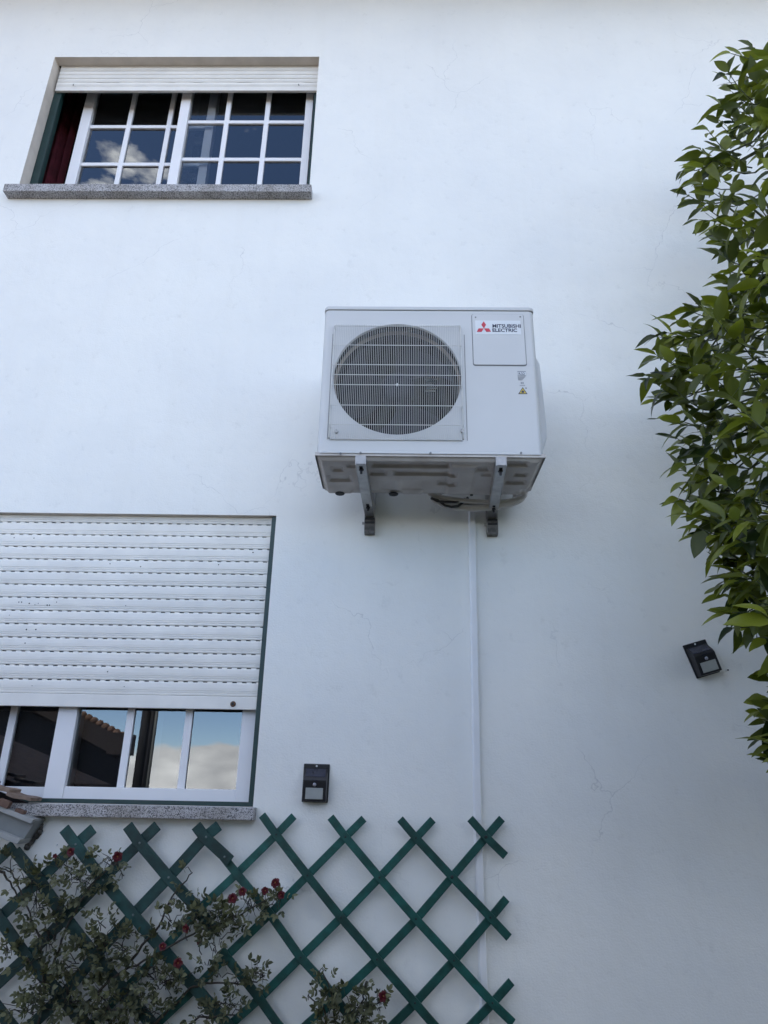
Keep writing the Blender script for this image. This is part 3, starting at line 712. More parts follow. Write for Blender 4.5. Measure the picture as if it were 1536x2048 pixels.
def pan_z(x, y):
    z = zp
    for xa, xb, ya, yb_, h in RIBS: z += h * smooth(min(x - xa, xb - x), .016) * smooth(min(y - ya, yb_ - y), .010)
    dx = min(x - (ax0 + .012), ax1 - .012 - x, y - (YF + .018), YB - .014 - y, (x - ax0 + YB - y - .064) * .7071 + 0 if False else 9)
    return z + .013 * (1 - smooth(dx, .018))
gx, gy = 190, 84
X0_, X1_, Y0_, Y1_ = ax0 - .004, ax1 + .004, YF + .006, YB - .003
def inside(x, y): return (x - X0_) + (Y1_ - y) > .045 and (X1_ - x) + (Y1_ - y) > .045
GV = [(X0_ + (X1_ - X0_) * i / gx, Y0_ + (Y1_ - Y0_) * j / gy) for i in range(gx + 1) for j in range(gy + 1)]
GF = [(i * (gy + 1) + j, i * (gy + 1) + j + 1, (i + 1) * (gy + 1) + j + 1, (i + 1) * (gy + 1) + j) for i in range(gx) for j in range(gy)
      if inside(*GV[i * (gy + 1) + j]) and inside(*GV[(i + 1) * (gy + 1) + j + 1])]
pan.smooth = True; pan.mesh([(x, y, pan_z(x, y)) for x, y in GV], GF)
pan_o = pan.build('base_pan', M['acpan'], ac)
def under(px, py, z):
    r = ray(px, py); return CAM + r * ((z - CAM.z) / r.z)
for px, py, r, m in ((681, 993.5, .020, 'rubber'), (787, 997, .020, 'rubber'), (941, 997, .007, 'rubber')):
    p = under(px, py, zp); b = MB(); b.disc((p.x, min(p.y, YB - .022), zp + .001), (0, 0, -1), r, .004, 24, r * .92); b.build('drain_plug', M[m], pan_o)

# ------------------------------------------------------------------ wall brackets under it
def bracket(label, pxf, pxw):
    xf = P(pxf, 915, YF - .02).x; xw = P(pxw, 1050, 0).x; x = (xf * .5 + xw * .5)
    t = thing('wall_bracket', label, 'bracket', (x, 0, az0 - .05), 'steel wall brackets under the air conditioner')
    hw = .0165; zt = az0 - .0165; zl = zt - .036; yf = YF - .026; dx = (xw - xf) / 2
    def bx(mb, x0, x1, y0, y1, z0, z1):          # box skewed along the arm so it follows the seen direction
        k = lambda y: (xf + (xw - xf) * (y - yf) / (0 - yf))
        v = [(k(y) + xx, y, z) for z in (z0, z1) for y in (y0, y1) for xx in (x0, x1)]
        mb.mesh(v, [(0, 2, 3, 1), (4, 5, 7, 6), (0, 1, 5, 4), (2, 6, 7, 3), (0, 4, 6, 2), (1, 3, 7, 5)])
    # arm: channel with its web underneath, slots cut near both ends
    a = MB(); sl = [(yf + .016, yf + .060), (-.185, -.115)]
    ys = [yf, sl[0][0], sl[0][1], sl[1][0], sl[1][1], -.004]
    for i in range(5):
        if i in (1, 3):
            bx(a, -hw, -.0065, ys[i], ys[i + 1], zl, zl + .003); bx(a, .0065, hw, ys[i], ys[i + 1], zl, zl + .003)
        else: bx(a, -hw, hw, ys[i], ys[i + 1], zl, zl + .003)
    bx(a, -hw - .003, -hw - .0005, yf, -.004, zl - .001, zt); bx(a, hw + .0005, hw + .003, yf, -.004, zl - .001, zt)
    bx(a, -hw, hw, yf, yf + .0025, zl + .0005, zt)
    a.build('arm', M['steel'], t)
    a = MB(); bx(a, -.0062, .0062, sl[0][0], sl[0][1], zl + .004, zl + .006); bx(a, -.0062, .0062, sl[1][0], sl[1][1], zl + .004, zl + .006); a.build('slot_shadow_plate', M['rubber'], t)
    k = lambda y: (xf + (xw - xf) * (y - yf) / (0 - yf))
    for y0, hgt in ((yf + .045, .014), (-.145, .012)):
        b = MB(); b.disc((k(y0), y0, zl + .001), (0, 0, -1), .0095, .004, 6); b.disc((k(y0), y0, zl - .003), (0, 0, -1), .0045, hgt, 8); b.build('bolt', M['bolt'], t)
    b = MB(); bx(b, -.010, .010, yf + .03, yf + .055, zt, zt + .010); b.build('rubber_pad', M['rubber'], t)
    # upright rail on the wall, mostly hidden behind the unit
    u = MB(); u.box(xw - .0205, xw + .0205, -.034, -.031, zl - .060, az0 + .35); u.box(xw - .0235, xw - .0205, -.034, -.0005, zl - .060, az0 + .35); u.box(xw + .0205, xw + .0235, -.034, -.0005, zl - .060, az0 + .35)
    u.build('wall_rail', M['steel'], t)
    for za in (zl - .012, zl - .030):
        c = MB(); c.box(xw - .0215, xw + .0215, -.040, -.0342, za, za + .009); c.build('rail_clamp', M['bolt'], t, bevel=.0015)
    c = MB(); c.box(xw - .0225, xw + .0225, -.036, -.001, zl - .072, zl - .006); c.build('rail_end_shade', M['shadesteel'], t, bevel=.002)  # lower rail end, the arm's shade put into its darker colour
    b = MB(); s = -1
    b.disc((xw - .0235, -.018, zl - .022), (-1, 0, 0), .006, .010, 6); b.build('bolt', M['steel'], t)
    return t
bracket('steel wall bracket under the fan end of the air conditioner, left of the pipe coil', 721.5, 740)
bracket('steel wall bracket under the right end of the air conditioner, beside the pipe coil', 1001.5, 983)

# ------------------------------------------------------------------ pipes and cables behind the unit
pc = thing('pipe_coil', 'coil of cream wrapped refrigerant pipe hanging under the back of the air conditioner', 'pipe', P(960, 1015, -.12))
for k, (rx, rz, zo, yy, r) in enumerate(((.190, .058, .000, -.135, .013), (.178, .046, .002, -.105, .013), (.165, .064, .006, -.078, .012), (.20, .038, .010, -.16, .010))):
    c0 = P(955, 991, yy); b = MB()
    pts = [(c0.x + rx * math.cos(a), yy + .012 * math.sin(2 * a + k), c0.z + zo + rz * math.sin(a)) for a in [PI + PI * i / 28 for i in range(29)]]
    pts = [(pts[0][0] - .004, yy, pts[0][2] + .09)] + pts + [(pts[-1][0] + .004, yy, pts[-1][2] + .09)]
    b.tube(pts, r, 10); b.build('pipe', M['pipewrap'], pc)
cb = thing('cable', 'black power cable looping down behind the bottom edge of the air conditioner', 'cable', P(900, 1005, -.10))
b = MB(); q = [(868, 996), (880, 1003), (890, 1011), (903, 1014), (916, 1012), (928, 1003), (936, 995)]
b.tube([P(x, y, -.15) for x, y in q], .0055, 8); b.build('cable_loop', M['cable'], cb)
b = MB(); b.tube([P(x, y, -.17) for x, y in ((862, 996), (874, 1002), (890, 1004), (912, 1004), (930, 998))], .0055, 8); b.build('cable_loop', M['cable'], cb)

# ------------------------------------------------------------------ cable duct down the wall
du = thing('cable_duct', 'narrow white plastic cable duct running down the wall from the air conditioner', 'cable duct', P(966, 1900, 0))
def duct_piece(pt, pb, wd, name):
    a, b_ = P(*pt, 0), P(*pb, 0); d = (b_ - a).normalized(); s = Vector((-d.z, 0, d.x)) * (1 if d.z < 0 else -1)
    s = Vector((abs(d.z), 0, -d.x * (1 if d.z < 0 else -1))).normalized()
    m = MB(); pr = [(-wd / 2, 0), (-wd / 2, -.017), (-wd / 2 + .006, -.023), (wd / 2 - .002, -.023), (wd / 2, -.021), (wd / 2, 0)]
    m.prism([a + s * x + Vector((0, y, 0)) for x, y in pr], b_ - a); o = m.build(name, M['duct'], du); return o
duct_piece((942.5, 1022), (954, 1640), .028, 'duct_cover')
duct_piece((954, 1640.5), (977, 2300), .028, 'duct_cover')
b = MB(); p = P(947, 1070); b.box(p.x - .012, p.x - .008, -.026, -.0235, p.z - .02, p.z + .02); b.build('clip', M['duct'], du)

# ------------------------------------------------------------------ solar wall lamps
def solar_lamp(label, px, py, rot):
    p = P(px, py, 0)
    t = thing('solar_lamp', label, 'wall lamp', (0, 0, 0), 'black solar wall lamps')
    w2, h = .050, .0685; y = -.002
    b = MB(); b.box(-w2, w2, -.008, y, -h, h); b.build('back_plate', M['lampbody'], t, bevel=.003)
    # wedge body: sloping top, upright face, tapered sides
    f0, f1 = .044, .046
    prof = [(-.008, .052), (-.046, .020), (-.052, .010), (-.044, -.064), (-.008, -.066)]
    m = MB(); n = len(prof)
    wl = lambda i: (.0455, .0435, .043, .044, .046)[i]
    v = [(-wl(i), q[0], q[1]) for i, q in enumerate(prof)] + [(wl(i), q[0], q[1]) for i, q in enumerate(prof)]
    m.mesh(v, [list(range(n)), list(range(n, 2 * n))[::-1]] + [(i, n + i, n + (i + 1) % n, (i + 1) % n) for i in range(n)])
    m.build('lamp_body', M['lampbody'], t, bevel=.0025)
    def on(pa, pb, x0, x1, t0, t1, off, name, mat):     # flat plate lying on the slope pa-pb
        (ya, za), (yb, zb) = pa, pb; d = Vector((0, yb - ya, zb - za)); nn = Vector((0, d.z, -d.y)).normalized()
        if nn.y > 0: nn = -nn
        A0 = Vector((0, ya, za)) + d * t0 + nn * off; A1 = Vector((0, ya, za)) + d * t1 + nn * off
        q = MB(); q.prism([A0 + Vector((x0, 0, 0)), A0 + Vector((x1, 0, 0)), A1 + Vector((x1, 0, 0)), A1 + Vector((x0, 0, 0))], -nn * (off + .001)); return q.build(name, M[mat], t, bevel=.0006)
    on(prof[0], prof[1], -.037, .037, .08, .96, .0012, 'solar_panel', 'solar')
    on(prof[2], prof[3], -.0325, .0325, .37, .90, .0014, 'lamp_lens', 'lens')
    yy = -.0505; s = MB(); s.smooth = True
    lathe(s, [(.007, .004), (.0068, -.001), (.0045, -.0035), (.0005, -.0045)], .0, -.006, yy, 16); s.build('motion_sensor', M['sensor'], t)
    s = MB(); s.box(-.012, .010, -.0525, -.0495, .008, .0105); s.build('button', M['solar'], t)
    s = MB(); s.disc((0, -.008, .0605), (0, -1, 0), .0034, .003, 10); s.build('screw', M['label'], t)
    t.location = p; t.rotation_euler = (0, rot, 0)
    return t
solar_lamp('black solar wall lamp fixed upright on the wall between window and duct', 632, 1566, math.radians(.5))
solar_lamp('tilted black solar wall lamp on the bare wall beside the citrus tree', 1401, 1318, math.radians(-16.5))
# a stray screw and small dark nail marks in the wall
for k, (px, py) in enumerate(((1456, 1340), (114, 1690))):
    b = MB(); p = P(px, py); b.disc(p, (0, -1, 0), .004, .004, 8, .002); o = b.build('wall_plug', M['seam'] if k == 0 else M['label'], house)

# ------------------------------------------------------------------ trellises
def slat_piece(parent, a, b, y, wd, th, mat, pts=None):
    """one flat lath; a, b photo pixels of its ends"""
    pa, pb = P(*a, y), P(*b, y); d = (pb - pa); ln = d.length; d.normalize(); s = Vector((-d.z, 0, d.x))
    m = MB(); yy = Vector((0, th / 2, 0))
    m.obox((pa + pb) / 2, d * ln / 2, s * wd / 2, yy)
    return m.build('slat', M[mat], parent, bevel=.0015, seg=1)
def bent_slat(parent, pts, y, wd, th, mat):
    ps = [P(*q, y) for q in pts]; m = MB(); n = len(ps); V = []
    for i, p in enumerate(ps):
        d = (ps[min(i + 1, n - 1)] - ps[max(i - 1, 0)]).normalized(); s = Vector((-d.z, 0, d.x)) * wd / 2; t = Vector((0, th / 2, 0))
        V += [p - s - t, p + s - t, p + s + t, p - s + t]
    Fc = [(0, 1, 2, 3), tuple(4 * (n - 1) + k for k in (3, 2, 1, 0))]
    for i in range(n - 1):
        for k in range(4): Fc.append((4 * i + k, 4 * (i + 1) + k, 4 * (i + 1) + (k + 1) % 4, 4 * i + (k + 1) % 4))
    m.mesh(V, Fc); return m.build('slat', M[mat], parent, bevel=.0012, seg=1)
def rivets(parent, pts, y, mat, r=.0035):
    for q in pts:
        p = P(*q, y); b = MB(); b.smooth = False; b.disc(p, (0, -1, 0), r, .002, 10, r * .6); b.build('rivet', M[mat], parent)
tr = thing('trellis', 'slim green wooden lattice trellis on the wall under the lamp, ending at the cable duct', 'trellis', P(760, 2100, 0))
yF, yK = -.044, -.032
front = [[(428, 1690), (473, 1747), (540, 1828), (601, 1915), (646, 1964), (706, 2042), (790, 2150)],
         [(524, 1630), (552, 1669), (615, 1751), (682, 1835), (754, 1919), (830, 2006), (950, 2145)],
         [(661, 1634), (691, 1674), (759, 1755), (832, 1838.6), (908, 1921), (985, 2006), (1026, 2046)],
         [(800, 1638), (832, 1676), (904, 1754), (981, 1835), (1018, 1875)],
         [(940, 1637), (972, 1674), (1011, 1712)],
         [(442, 1898), (452, 1913), (519, 1997), (555, 2048), (640, 2150)]]
back = [[(588, 1632), (552, 1670), (473, 1748), (397, 1819), (328, 1897), (225, 2005), (100, 2140)],
        [(728, 1637), (691, 1674), (615, 1751), (540, 1828), (451, 1914), (392, 1975), (320, 2042), (220, 2140)],
        [(866, 1639), (832, 1676), (759, 1755), (682, 1835), (600, 1916), (518, 1998), (462, 2048), (360, 2145)],
        [(1004, 1637), (972, 1674), (904, 1754), (832, 1839), (754, 1920), (670, 2000), (615, 2048), (520, 2140)],
        [(1013, 1797), (981, 1836), (908, 1921), (830, 2006), (788, 2048), (700, 2140)],
        [(1023, 1963), (985, 2006), (945, 2048), (860, 2140)]]
for q in back: bent_slat(tr, q, yK, .0275, .009, 'trellis')
for q in front: bent_slat(tr, q, yF, .0280, .009, 'trellis')
rivets(tr, [(552, 1669), (615, 1751), (682, 1835), (754, 1919), (691, 1674), (759, 1755), (832, 1676), (981, 1835), (908, 1921), (985, 2006), (601, 1915), (830, 2006), (832, 1838)], yF - .0045, 'rivetdark')
rivets(tr, [(972, 1674), (904, 1754)], yF - .0045, 'rivetdark', .006)
t2 = thing('trellis', 'broad slatted dark green trellis under the lower window, overgrown by climbing roses', 'trellis', P(150, 2100, 0))
y2F, y2K = -.060, -.049
front2 = [[(30, 1702), (78, 1760), (131, 1836), (193, 1915), (262, 1998), (380, 2140)],
          [(-70, 1740), (-2, 1836), (53, 1914), (129, 2000), (245, 2140)],
          [(-80, 1900), (-10, 2010), (25, 2055), (95, 2140)],
          [(128, 1657), (152, 1690), (206, 1760), (266, 1830), (330, 1904), (392, 1977), (440, 2034), (530, 2140)],
          [(255, 1651), (279, 1686), (337, 1755), (397, 1819), (428, 1862)],
          [(392, 1651), (409, 1674), (461, 1722)]]
back2 = [[(187, 1657), (151, 1690), (78, 1762), (-30, 1862)],
         [(315, 1651), (279, 1686), (206, 1758), (131, 1836), (53, 1914), (-40, 2000)],
         [(438, 1651), (409, 1675), (337, 1755), (266, 1830), (193, 1908), (129, 1988), (20, 2090)],
         [(28, 1690), (-40, 1752)]]
for q in back2: bent_slat(t2, q, y2K, .0385, .008, 'trellis2')
for q in front2: bent_slat(t2, q, y2F, .0385, .008, 'trellis2')
rivets(t2, [(151, 1689), (279, 1686), (337, 1755), (266, 1830), (206, 1760), (412, 1674), (449, 1714), (53, 1914), (131, 1834)], y2F - .004, 'rivet', .0042)

# ------------------------------------------------------------------ lean-to roof edge, lower left
lt = thing('lean_to_roof', 'edge of a small tiled lean-to roof with grey board, meeting the wall under the lower window', 'roof', P(0, 1680, -.13))
yb0 = -.078
def PB(px, py, y=yb0): return P(px, py, y)
dvec = (PB(83, 1645) - PB(0, 1612)); ext = dvec * 9
b = MB(); a, c_ = PB(71, 1642), PB(42, 1686); b.prism([a - ext, a, c_, c_ - ext], (0, .074, 0)); b.build('barge_board', M['cement'], lt)
upd = Vector((0, 0, 1))
b = MB(); a = PB(73, 1638); c_ = PB(67, 1647); b.prism([a - ext - Vector((0, .022, 0)), a - Vector((0, .022, 0)), c_ - Vector((0, .022, 0)), c_ - ext - Vector((0, .022, 0))], (0, .094, 0)); b.build('upper_lip', M['cementlip'], lt, bevel=.002)
b = MB(); a = PB(48, 1678); c_ = PB(40.5, 1688); b.prism([a - ext - Vector((0, .026, 0)), a - Vector((0, .026, 0)), c_ - Vector((0, .026, 0)), c_ - ext - Vector((0, .026, 0))], (0, .098, 0)); b.build('lower_lip', M['cementlip'], lt, bevel=.002)
# terracotta tiles stepping down over the board
ax_ = dvec.normalized(); up_ = Vector((-ax_.z, 0, ax_.x))
for k in range(9):                                # pan tiles, their wavy lower edges over the board
    m = MB(); e0 = PB(57, 1609, -.09) - dvec * (.52 * k); ln = dvec.length * .56; V = []; nseg = 8
    for j in range(2):
        for i in range(nseg + 1):
            u = i / nseg; c0 = e0 - ax_ * ln * u + up_ * (.0022 * math.sin(u * PI * 2 + .6) + .010 * (1 - u) + (.012 if j else 0))
            V += [c0 + Vector((0, 0, 0)), c0 + Vector((0, .086, 0))]
    n2 = 2 * (nseg + 1); Fc = []
    for i in range(nseg):
        o0 = 2 * i; Fc += [(o0, o0 + 1, o0 + 3, o0 + 2), (n2 + o0, n2 + o0 + 2, n2 + o0 + 3, n2 + o0 + 1), (o0, o0 + 2, n2 + o0 + 2, n2 + o0)]
    Fc += [(0, n2, n2 + 1, 1), (2 * nseg, 2 * nseg + 1, n2 + 2 * nseg + 1, n2 + 2 * nseg)]
    m.mesh(V, Fc); m.build('roof_tile', M['paletile'], lt)
m = MB(); a = PB(60, 1608, -.02); c_ = PB(66, 1645, -.02); m.prism([a - ext, a, c_, c_ - ext], (0, .015, 0)); m.build('roof_void', M['nwood'], lt)
for k in range(14):
    m = MB(); e0 = PB(42, 1618, -.085) - dvec * (.36 * k)
    m.obox(e0 + Vector((0, random.uniform(-.01, .01), random.uniform(-.010, .010))), ax_ * random.uniform(.014, .032), Vector((0, .012, 0)), up_ * random.uniform(.006, .013))
    m.build('broken_tile', M['tile'], lt, bevel=.002)
m = MB(); m.prism([(-1.80, -.002, 1.52), (-1.80, -.002, 1.60), (-4.2, -.002, 2.45), (-4.2, -.002, 2.37)], (0, -1.7, 0)); m.build('added_shade_slab', M['tile'], lt)  # unseen slab added outside the frame to shade the lower left wall
m = MB()
pts = [(84, 1648), (80, 1660), (76, 1668), (70, 1675), (64, 1683), (57, 1690), (52, 1697)]
for q, q2 in zip(pts[:-1], pts[1:]):
    m.tube([P(q[0] + random.uniform(-1, 1), q[1], -.012), P(q2[0] + 1, q2[1], -.006)], random.uniform(.006, .011), 6)
m.build('mortar_joint', M['mortar'], lt)

# ------------------------------------------------------------------ leaves
def leaf_mesh(name, mat, ln=1.0, wd=.46, fold=.22, curl=.25, twist=0.0, rows=6, tip=1.0):
    m = MB(); m.smooth = True; V = []
    for i in range(rows + 1):
        t = i / rows; hw = wd / 2 * (math.sin(PI * t ** (.82)) ** .8 if 0 < t < 1 else 0) * (1 - .12 * t)
        z = -curl * t * t * ln; y = t * ln; tw = twist * t
        for s in (-1, 0, 1):
            x = s * hw * ln; dz = abs(s) * hw * fold * ln * 2 * .6 + .012 * ln * math.sin(t * 17 + s) * abs(s)
            V.append((x * math.cos(tw) - dz * math.sin(tw), y, z + x * math.sin(tw) + dz * math.cos(tw)))
    Fc = []
    for i in range(rows):
        for s in (0, 1): Fc.append((3 * i + s, 3 * i + s + 1, 3 * (i + 1) + s + 1, 3 * (i + 1) + s))
    # short stalk
    m.mesh(V, Fc)
    return m.data(name, mat), V, Fc

rng = random.Random(5)
cit = [leaf_mesh('citrus_leaf', M['citrus'], 1, rng.uniform(.36, .58), rng.uniform(.05, .45), rng.uniform(-.05, .65), rng.uniform(-.9, .9)) for _ in range(16)]

def orient(dirv, up, roll=0.0):
    d = dirv.normalized(); u = up - d * up.dot(d)
    if u.length < 1e-3: u = d.orthogonal()
    u.normalize(); x = d.cross(u)
    m = Matrix(((x.x, d.x, u.x), (x.y, d.y, u.y), (x.z, d.z, u.z))).to_4x4()
    return m @ Matrix.Rotation(roll, 4, 'Y')

# ------------------------------------------------------------------ citrus tree on the right
tree = thing('citrus_tree', 'leafy citrus tree with glossy yellow green leaves at the right edge before the wall', 'tree', (2.35, -1.0, 0))
edge = [(100, 1445), (140, 1440), (160, 1430), (200, 1438), (240, 1430), (275, 1385), (305, 1395), (340, 1340), (375, 1365), (400, 1362), (440, 1395), (480, 1430), (510, 1428), (545, 1450), (590, 1420), (615, 1335), (650, 1310), (690, 1300), (720, 1300), (740, 1275), (775, 1300), (800, 1300), (830, 1325), (860, 1340), (900, 1345), (950, 1350), (1000, 1348), (1030, 1360), (1060, 1385), (1100, 1420), (1140, 1428), (1180, 1430), (1230, 1430), (1270, 1475), (1300, 1500), (1325, 1600), (1350, 1515), (1400, 1515), (1450, 1505), (1480, 1520), (1520, 1535), (1560, 1620), (1700, 1760), (1900, 1900)]
def edge_x(py):
    for (ya, xa), (yb, xb) in zip(edge[:-1], edge[1:]):
        if ya <= py <= yb: return xa + (xb - xa) * (py - ya) / (yb - ya)
    return 1500 if py < 100 else 1900
trunk = MB()
tp = [Vector((2.35, -1.0, 0)), Vector((2.32, -1.0, .6)), Vector((2.25, -.95, 1.2)), Vector((2.22, -.9, 1.8))]
trunk.tube(tp, [.11, .095, .085, .075], 12); trunk.build('trunk', M['bark'], tree)
limbs = []
for tgt in ((1.72, -.62, 2.35), (1.62, -.70, 3.0), (1.66, -.55, 3.7), (1.85, -.70, 4.5), (2.3, -1.3, 4.6), (2.9, -.8, 3.8), (2.6, -1.7, 3.4), (1.9, -1.25, 3.6)):
    t = Vector(tgt); s = Vector((2.22, -.9, 1.75)); pts = []
    for i in range(9):
        u = i / 8; p = s.lerp(t, u) + Vector((.10 * math.sin(u * 5 + tgt[2] * 3) * u, .06 * math.sin(u * 7 + tgt[0]), .22 * math.sin(u * PI)))
        pts.append(p)
    m = MB(); m.tube(pts, [.045 * (1 - .90 * i / 8) for i in range(9)], 8); m.build('branch', M['bark'], tree); limbs += pts[2:]
leafspots = []       # (matrix, mesh index, distance to the eye, in view)
twigs = MB()
def add_leaf(base, d, up, size):
    k = rng.randrange(len(cit)); mm = Matrix.Translation(base) @ orient(d, up, rng.uniform(-.5, .5)) @ Matrix.Scale(size, 4)
    leafspots.append((mm, k, base))
def sprig(tip, d, n, size, ln):
    d = d.normalized(); base = tip - d * ln
    sag = Vector((0, 0, -.03))
    pts = [base.lerp(tip, t) + sag * math.sin(t * PI) for t in (0, .33, .66, 1)]
    twigs.tube(pts, [.0032, .0026, .002, .0014], 5)
    for i in range(n):
        t = .12 + .88 * (i + .5) / n; p = base.lerp(tip, t) + sag * math.sin(t * PI)
        ang = i * 2.4 + rng.uniform(-.5, .5); side = d.orthogonal().normalized(); w_ = d.cross(side)
        o_ = side * math.cos(ang) + w_ * math.sin(ang)
        ld = (d * rng.uniform(.35, 1.0) + o_ * rng.uniform(.6, 1.0) + Vector((0, 0, rng.uniform(-.30, .18)))).normalized()
        add_leaf(p, ld, Vector((rng.uniform(-.5, .5), rng.uniform(-.9, .2), 1)), size * rng.uniform(.5, 1.15))
    add_leaf(tip, d + Vector((0, 0, rng.uniform(-.2, .3))), Vector((rng.uniform(-.5, .5), -.4, 1)), size * rng.uniform(.6, .9))
    return base
def link_twig(base):
    q = min(limbs, key=lambda p: (p - base).length + (0.25 if p.x < base.x else 0))
    if (q - base).length > .62: return
    mid = (q + base) / 2 + Vector((rng.uniform(-.03, .03), rng.uniform(-.03, .03), .05))
    twigs.tube([q, q.lerp(mid, .5) + Vector((0, 0, .02)), mid, mid.lerp(base, .55), base], [.0070, .006, .005, .0042, .0032], 6)
# sprigs along the outline seen against the wall
py = 105
while py < 1530:
    ex = edge_x(py)
    if ex < 1545:
        for rep in range(2):
            tip = P(ex + 8 + rng.uniform(0, 26) + rep * 38, py + rng.uniform(-12, 12), rng.uniform(-.72, -.40))
            if 1290 < py < 1330: continue
            d = Vector((-1, rng.uniform(-.35, .35), rng.uniform(-.55, .45)))
            if py < 300: d = Vector((-.6, rng.uniform(-.3, .3), rng.uniform(.3, 1.0)))
            if 1150 < py < 1300: d.z = -.5
            base = sprig(tip, d, rng.randrange(5, 8), .104, rng.uniform(.13, .2))
            if rng.random() < .55: link_twig(base)
    py += rng.uniform(19, 28)
# the body of the crown behind that outline
cnt = 0
while cnt < 265:
    py = rng.uniform(60, 1500); ex = edge_x(py)
    px = ex + 70 + (rng.random() ** 1.3) * 520
    if px > 1860 or (1275 < py < 1345): continue
    if py > 1340 and px < 1540: continue
    if px < 1505 and mnoise.noise(Vector((px / 120, py / 120, 2.7))) < -.04: continue
    tip = P(px, py, rng.uniform(-1.05, -.34))
    d = Vector((rng.uniform(-1, -.15), rng.uniform(-.7, .7), rng.uniform(-.5, .7)))
    base = sprig(tip, d, rng.randrange(6, 10), .106, rng.uniform(.12, .22))
    if rng.random() < .3: link_twig(base)
    cnt += 1
# the rest of the crown, out of the frame
for k in range(110):
    v = Vector((rng.gauss(0, 1), rng.gauss(0, 1), rng.gauss(0, 1))).normalized() * rng.uniform(.55, 1)
    tip = Vector((2.95 + v.x * .8, -1.15 + v.y * .8, 3.45 + v.z * 1.75))
    rel = tip - CAM; dep = rel.dot(fwd)
    if dep > .1:
        pxx = 768 + rel.dot(rgt) / dep * F
        if pxx < 1640: continue
    sprig(tip, v + Vector((0, 0, .2)), rng.randrange(7, 11), .10, .2)
twigs.build('twigs', M['twig'], tree, kind='stuff')
def to_px(p):
    rel = p - CAM; dep = rel.dot(fwd)
    if dep < .05: return None
    return 768 + rel.dot(rgt) / dep * F, 1024 - rel.dot(upv) / dep * F, dep
inview = []; rest = []
for s in leafspots:
    q = to_px(s[2])
    (inview if q and q[0] < 1560 and 60 < q[1] < 1560 else rest).append(s)
inview.sort(key=lambda s: to_px(s[2])[2] - (.5 if to_px(s[2])[0] < 1490 else 0))
for mm, k, b_ in inview[:300]: inst('leaf', cit[k][0], tree, mm)
fo = MB(); fo.smooth = True
for mm, k, b_ in inview[300:] + rest: fo.mesh([mm @ Vector(v) for v in cit[k][1]], cit[k][2])
fo.build('foliage', M['citrus'], tree, kind='stuff')

# ------------------------------------------------------------------ climbing roses on the trellis
def compound_leaf(mat, n=5, seed=0):
    r = random.Random(seed); m = MB(); m.smooth = True
    def leaflet(base, ang, ln, tilt):
        V = []; rows = 4; wd = ln * r.uniform(.55, .68)
        for i in range(rows + 1):
            t = i / rows; hw = wd / 2 * (math.sin(PI * (.06 + .94 * t) ** .9) ** .7 if t < 1 else 0.02)
            for s in (-1, 0, 1): V.append(Vector((s * hw, t * ln, abs(s) * hw * .35 - .18 * t * t * ln)))
        R_ = Matrix.Rotation(ang, 3, 'Z') @ Matrix.Rotation(tilt, 3, 'X')
        m.mesh([R_ @ v + base for v in V], [(3 * i + s, 3 * i + s + 1, 3 * i + s + 4, 3 * i + s + 3) for i in range(rows) for s in (0, 1)])
    leaflet(Vector((0, 1.0, 0)), r.uniform(-.2, .2), .62, r.uniform(-.4, .2))
    for k in range((n - 1) // 2):
        y = .82 - .42 * k
        for s in (-1, 1): leaflet(Vector((0, y, -.02)), -s * r.uniform(.9, 1.3), .56 - .06 * k, r.uniform(-.5, .3))
    m.tube([(0, 0, 0), (0, .55, -.02), (0, 1.02, 0)], .018, 4, False)
    return m.data('rose_leaf', mat), [v.copy() for v in m.v], [list(f) for f in m.f]
rl = [compound_leaf(M['roseleaf'], (5, 5, 3, 5, 3, 5)[k], k) for k in range(6)]
def flower_mesh(seed):
    r = random.Random(seed); m = MB(); m.smooth = True
    for ringi, (np_, rad, lift) in enumerate(((5, 1.0, .12), (5, .72, .45), (3, .42, .8))):
        for k in range(np_):
            a = 2 * PI * k / np_ + ringi * .6 + r.uniform(-.15, .15); V = []
            for i in range(5):
                t = i / 4; hw = rad * .52 * math.sin(PI * (.12 + .76 * t)) ** .8
                for s in (-1, 0, 1):
                    V.append(Vector((s * hw, rad * t * (1 + .05 * r.random()), lift * t + .18 * abs(s) * rad * t - (.22 * t ** 3 * rad if ringi == 0 else 0) + r.uniform(-.03, .03))))
            R_ = Matrix.Rotation(a, 3, 'Z'); m.mesh([R_ @ v for v in V], [(3 * i + s, 3 * i + s + 1, 3 * i + s + 4, 3 * i + s + 3) for i in range(4) for s in (0, 1)])
    return m.data('rose_flower', M['petal'])
fl = [flower_mesh(k) for k in range(4)]
cmb = MB(); cmb.disc((0, 0, .25), (0, 0, 1), .16, .14, 8, .08); centre_me = cmb.data('flower_centre', M['stamen'])

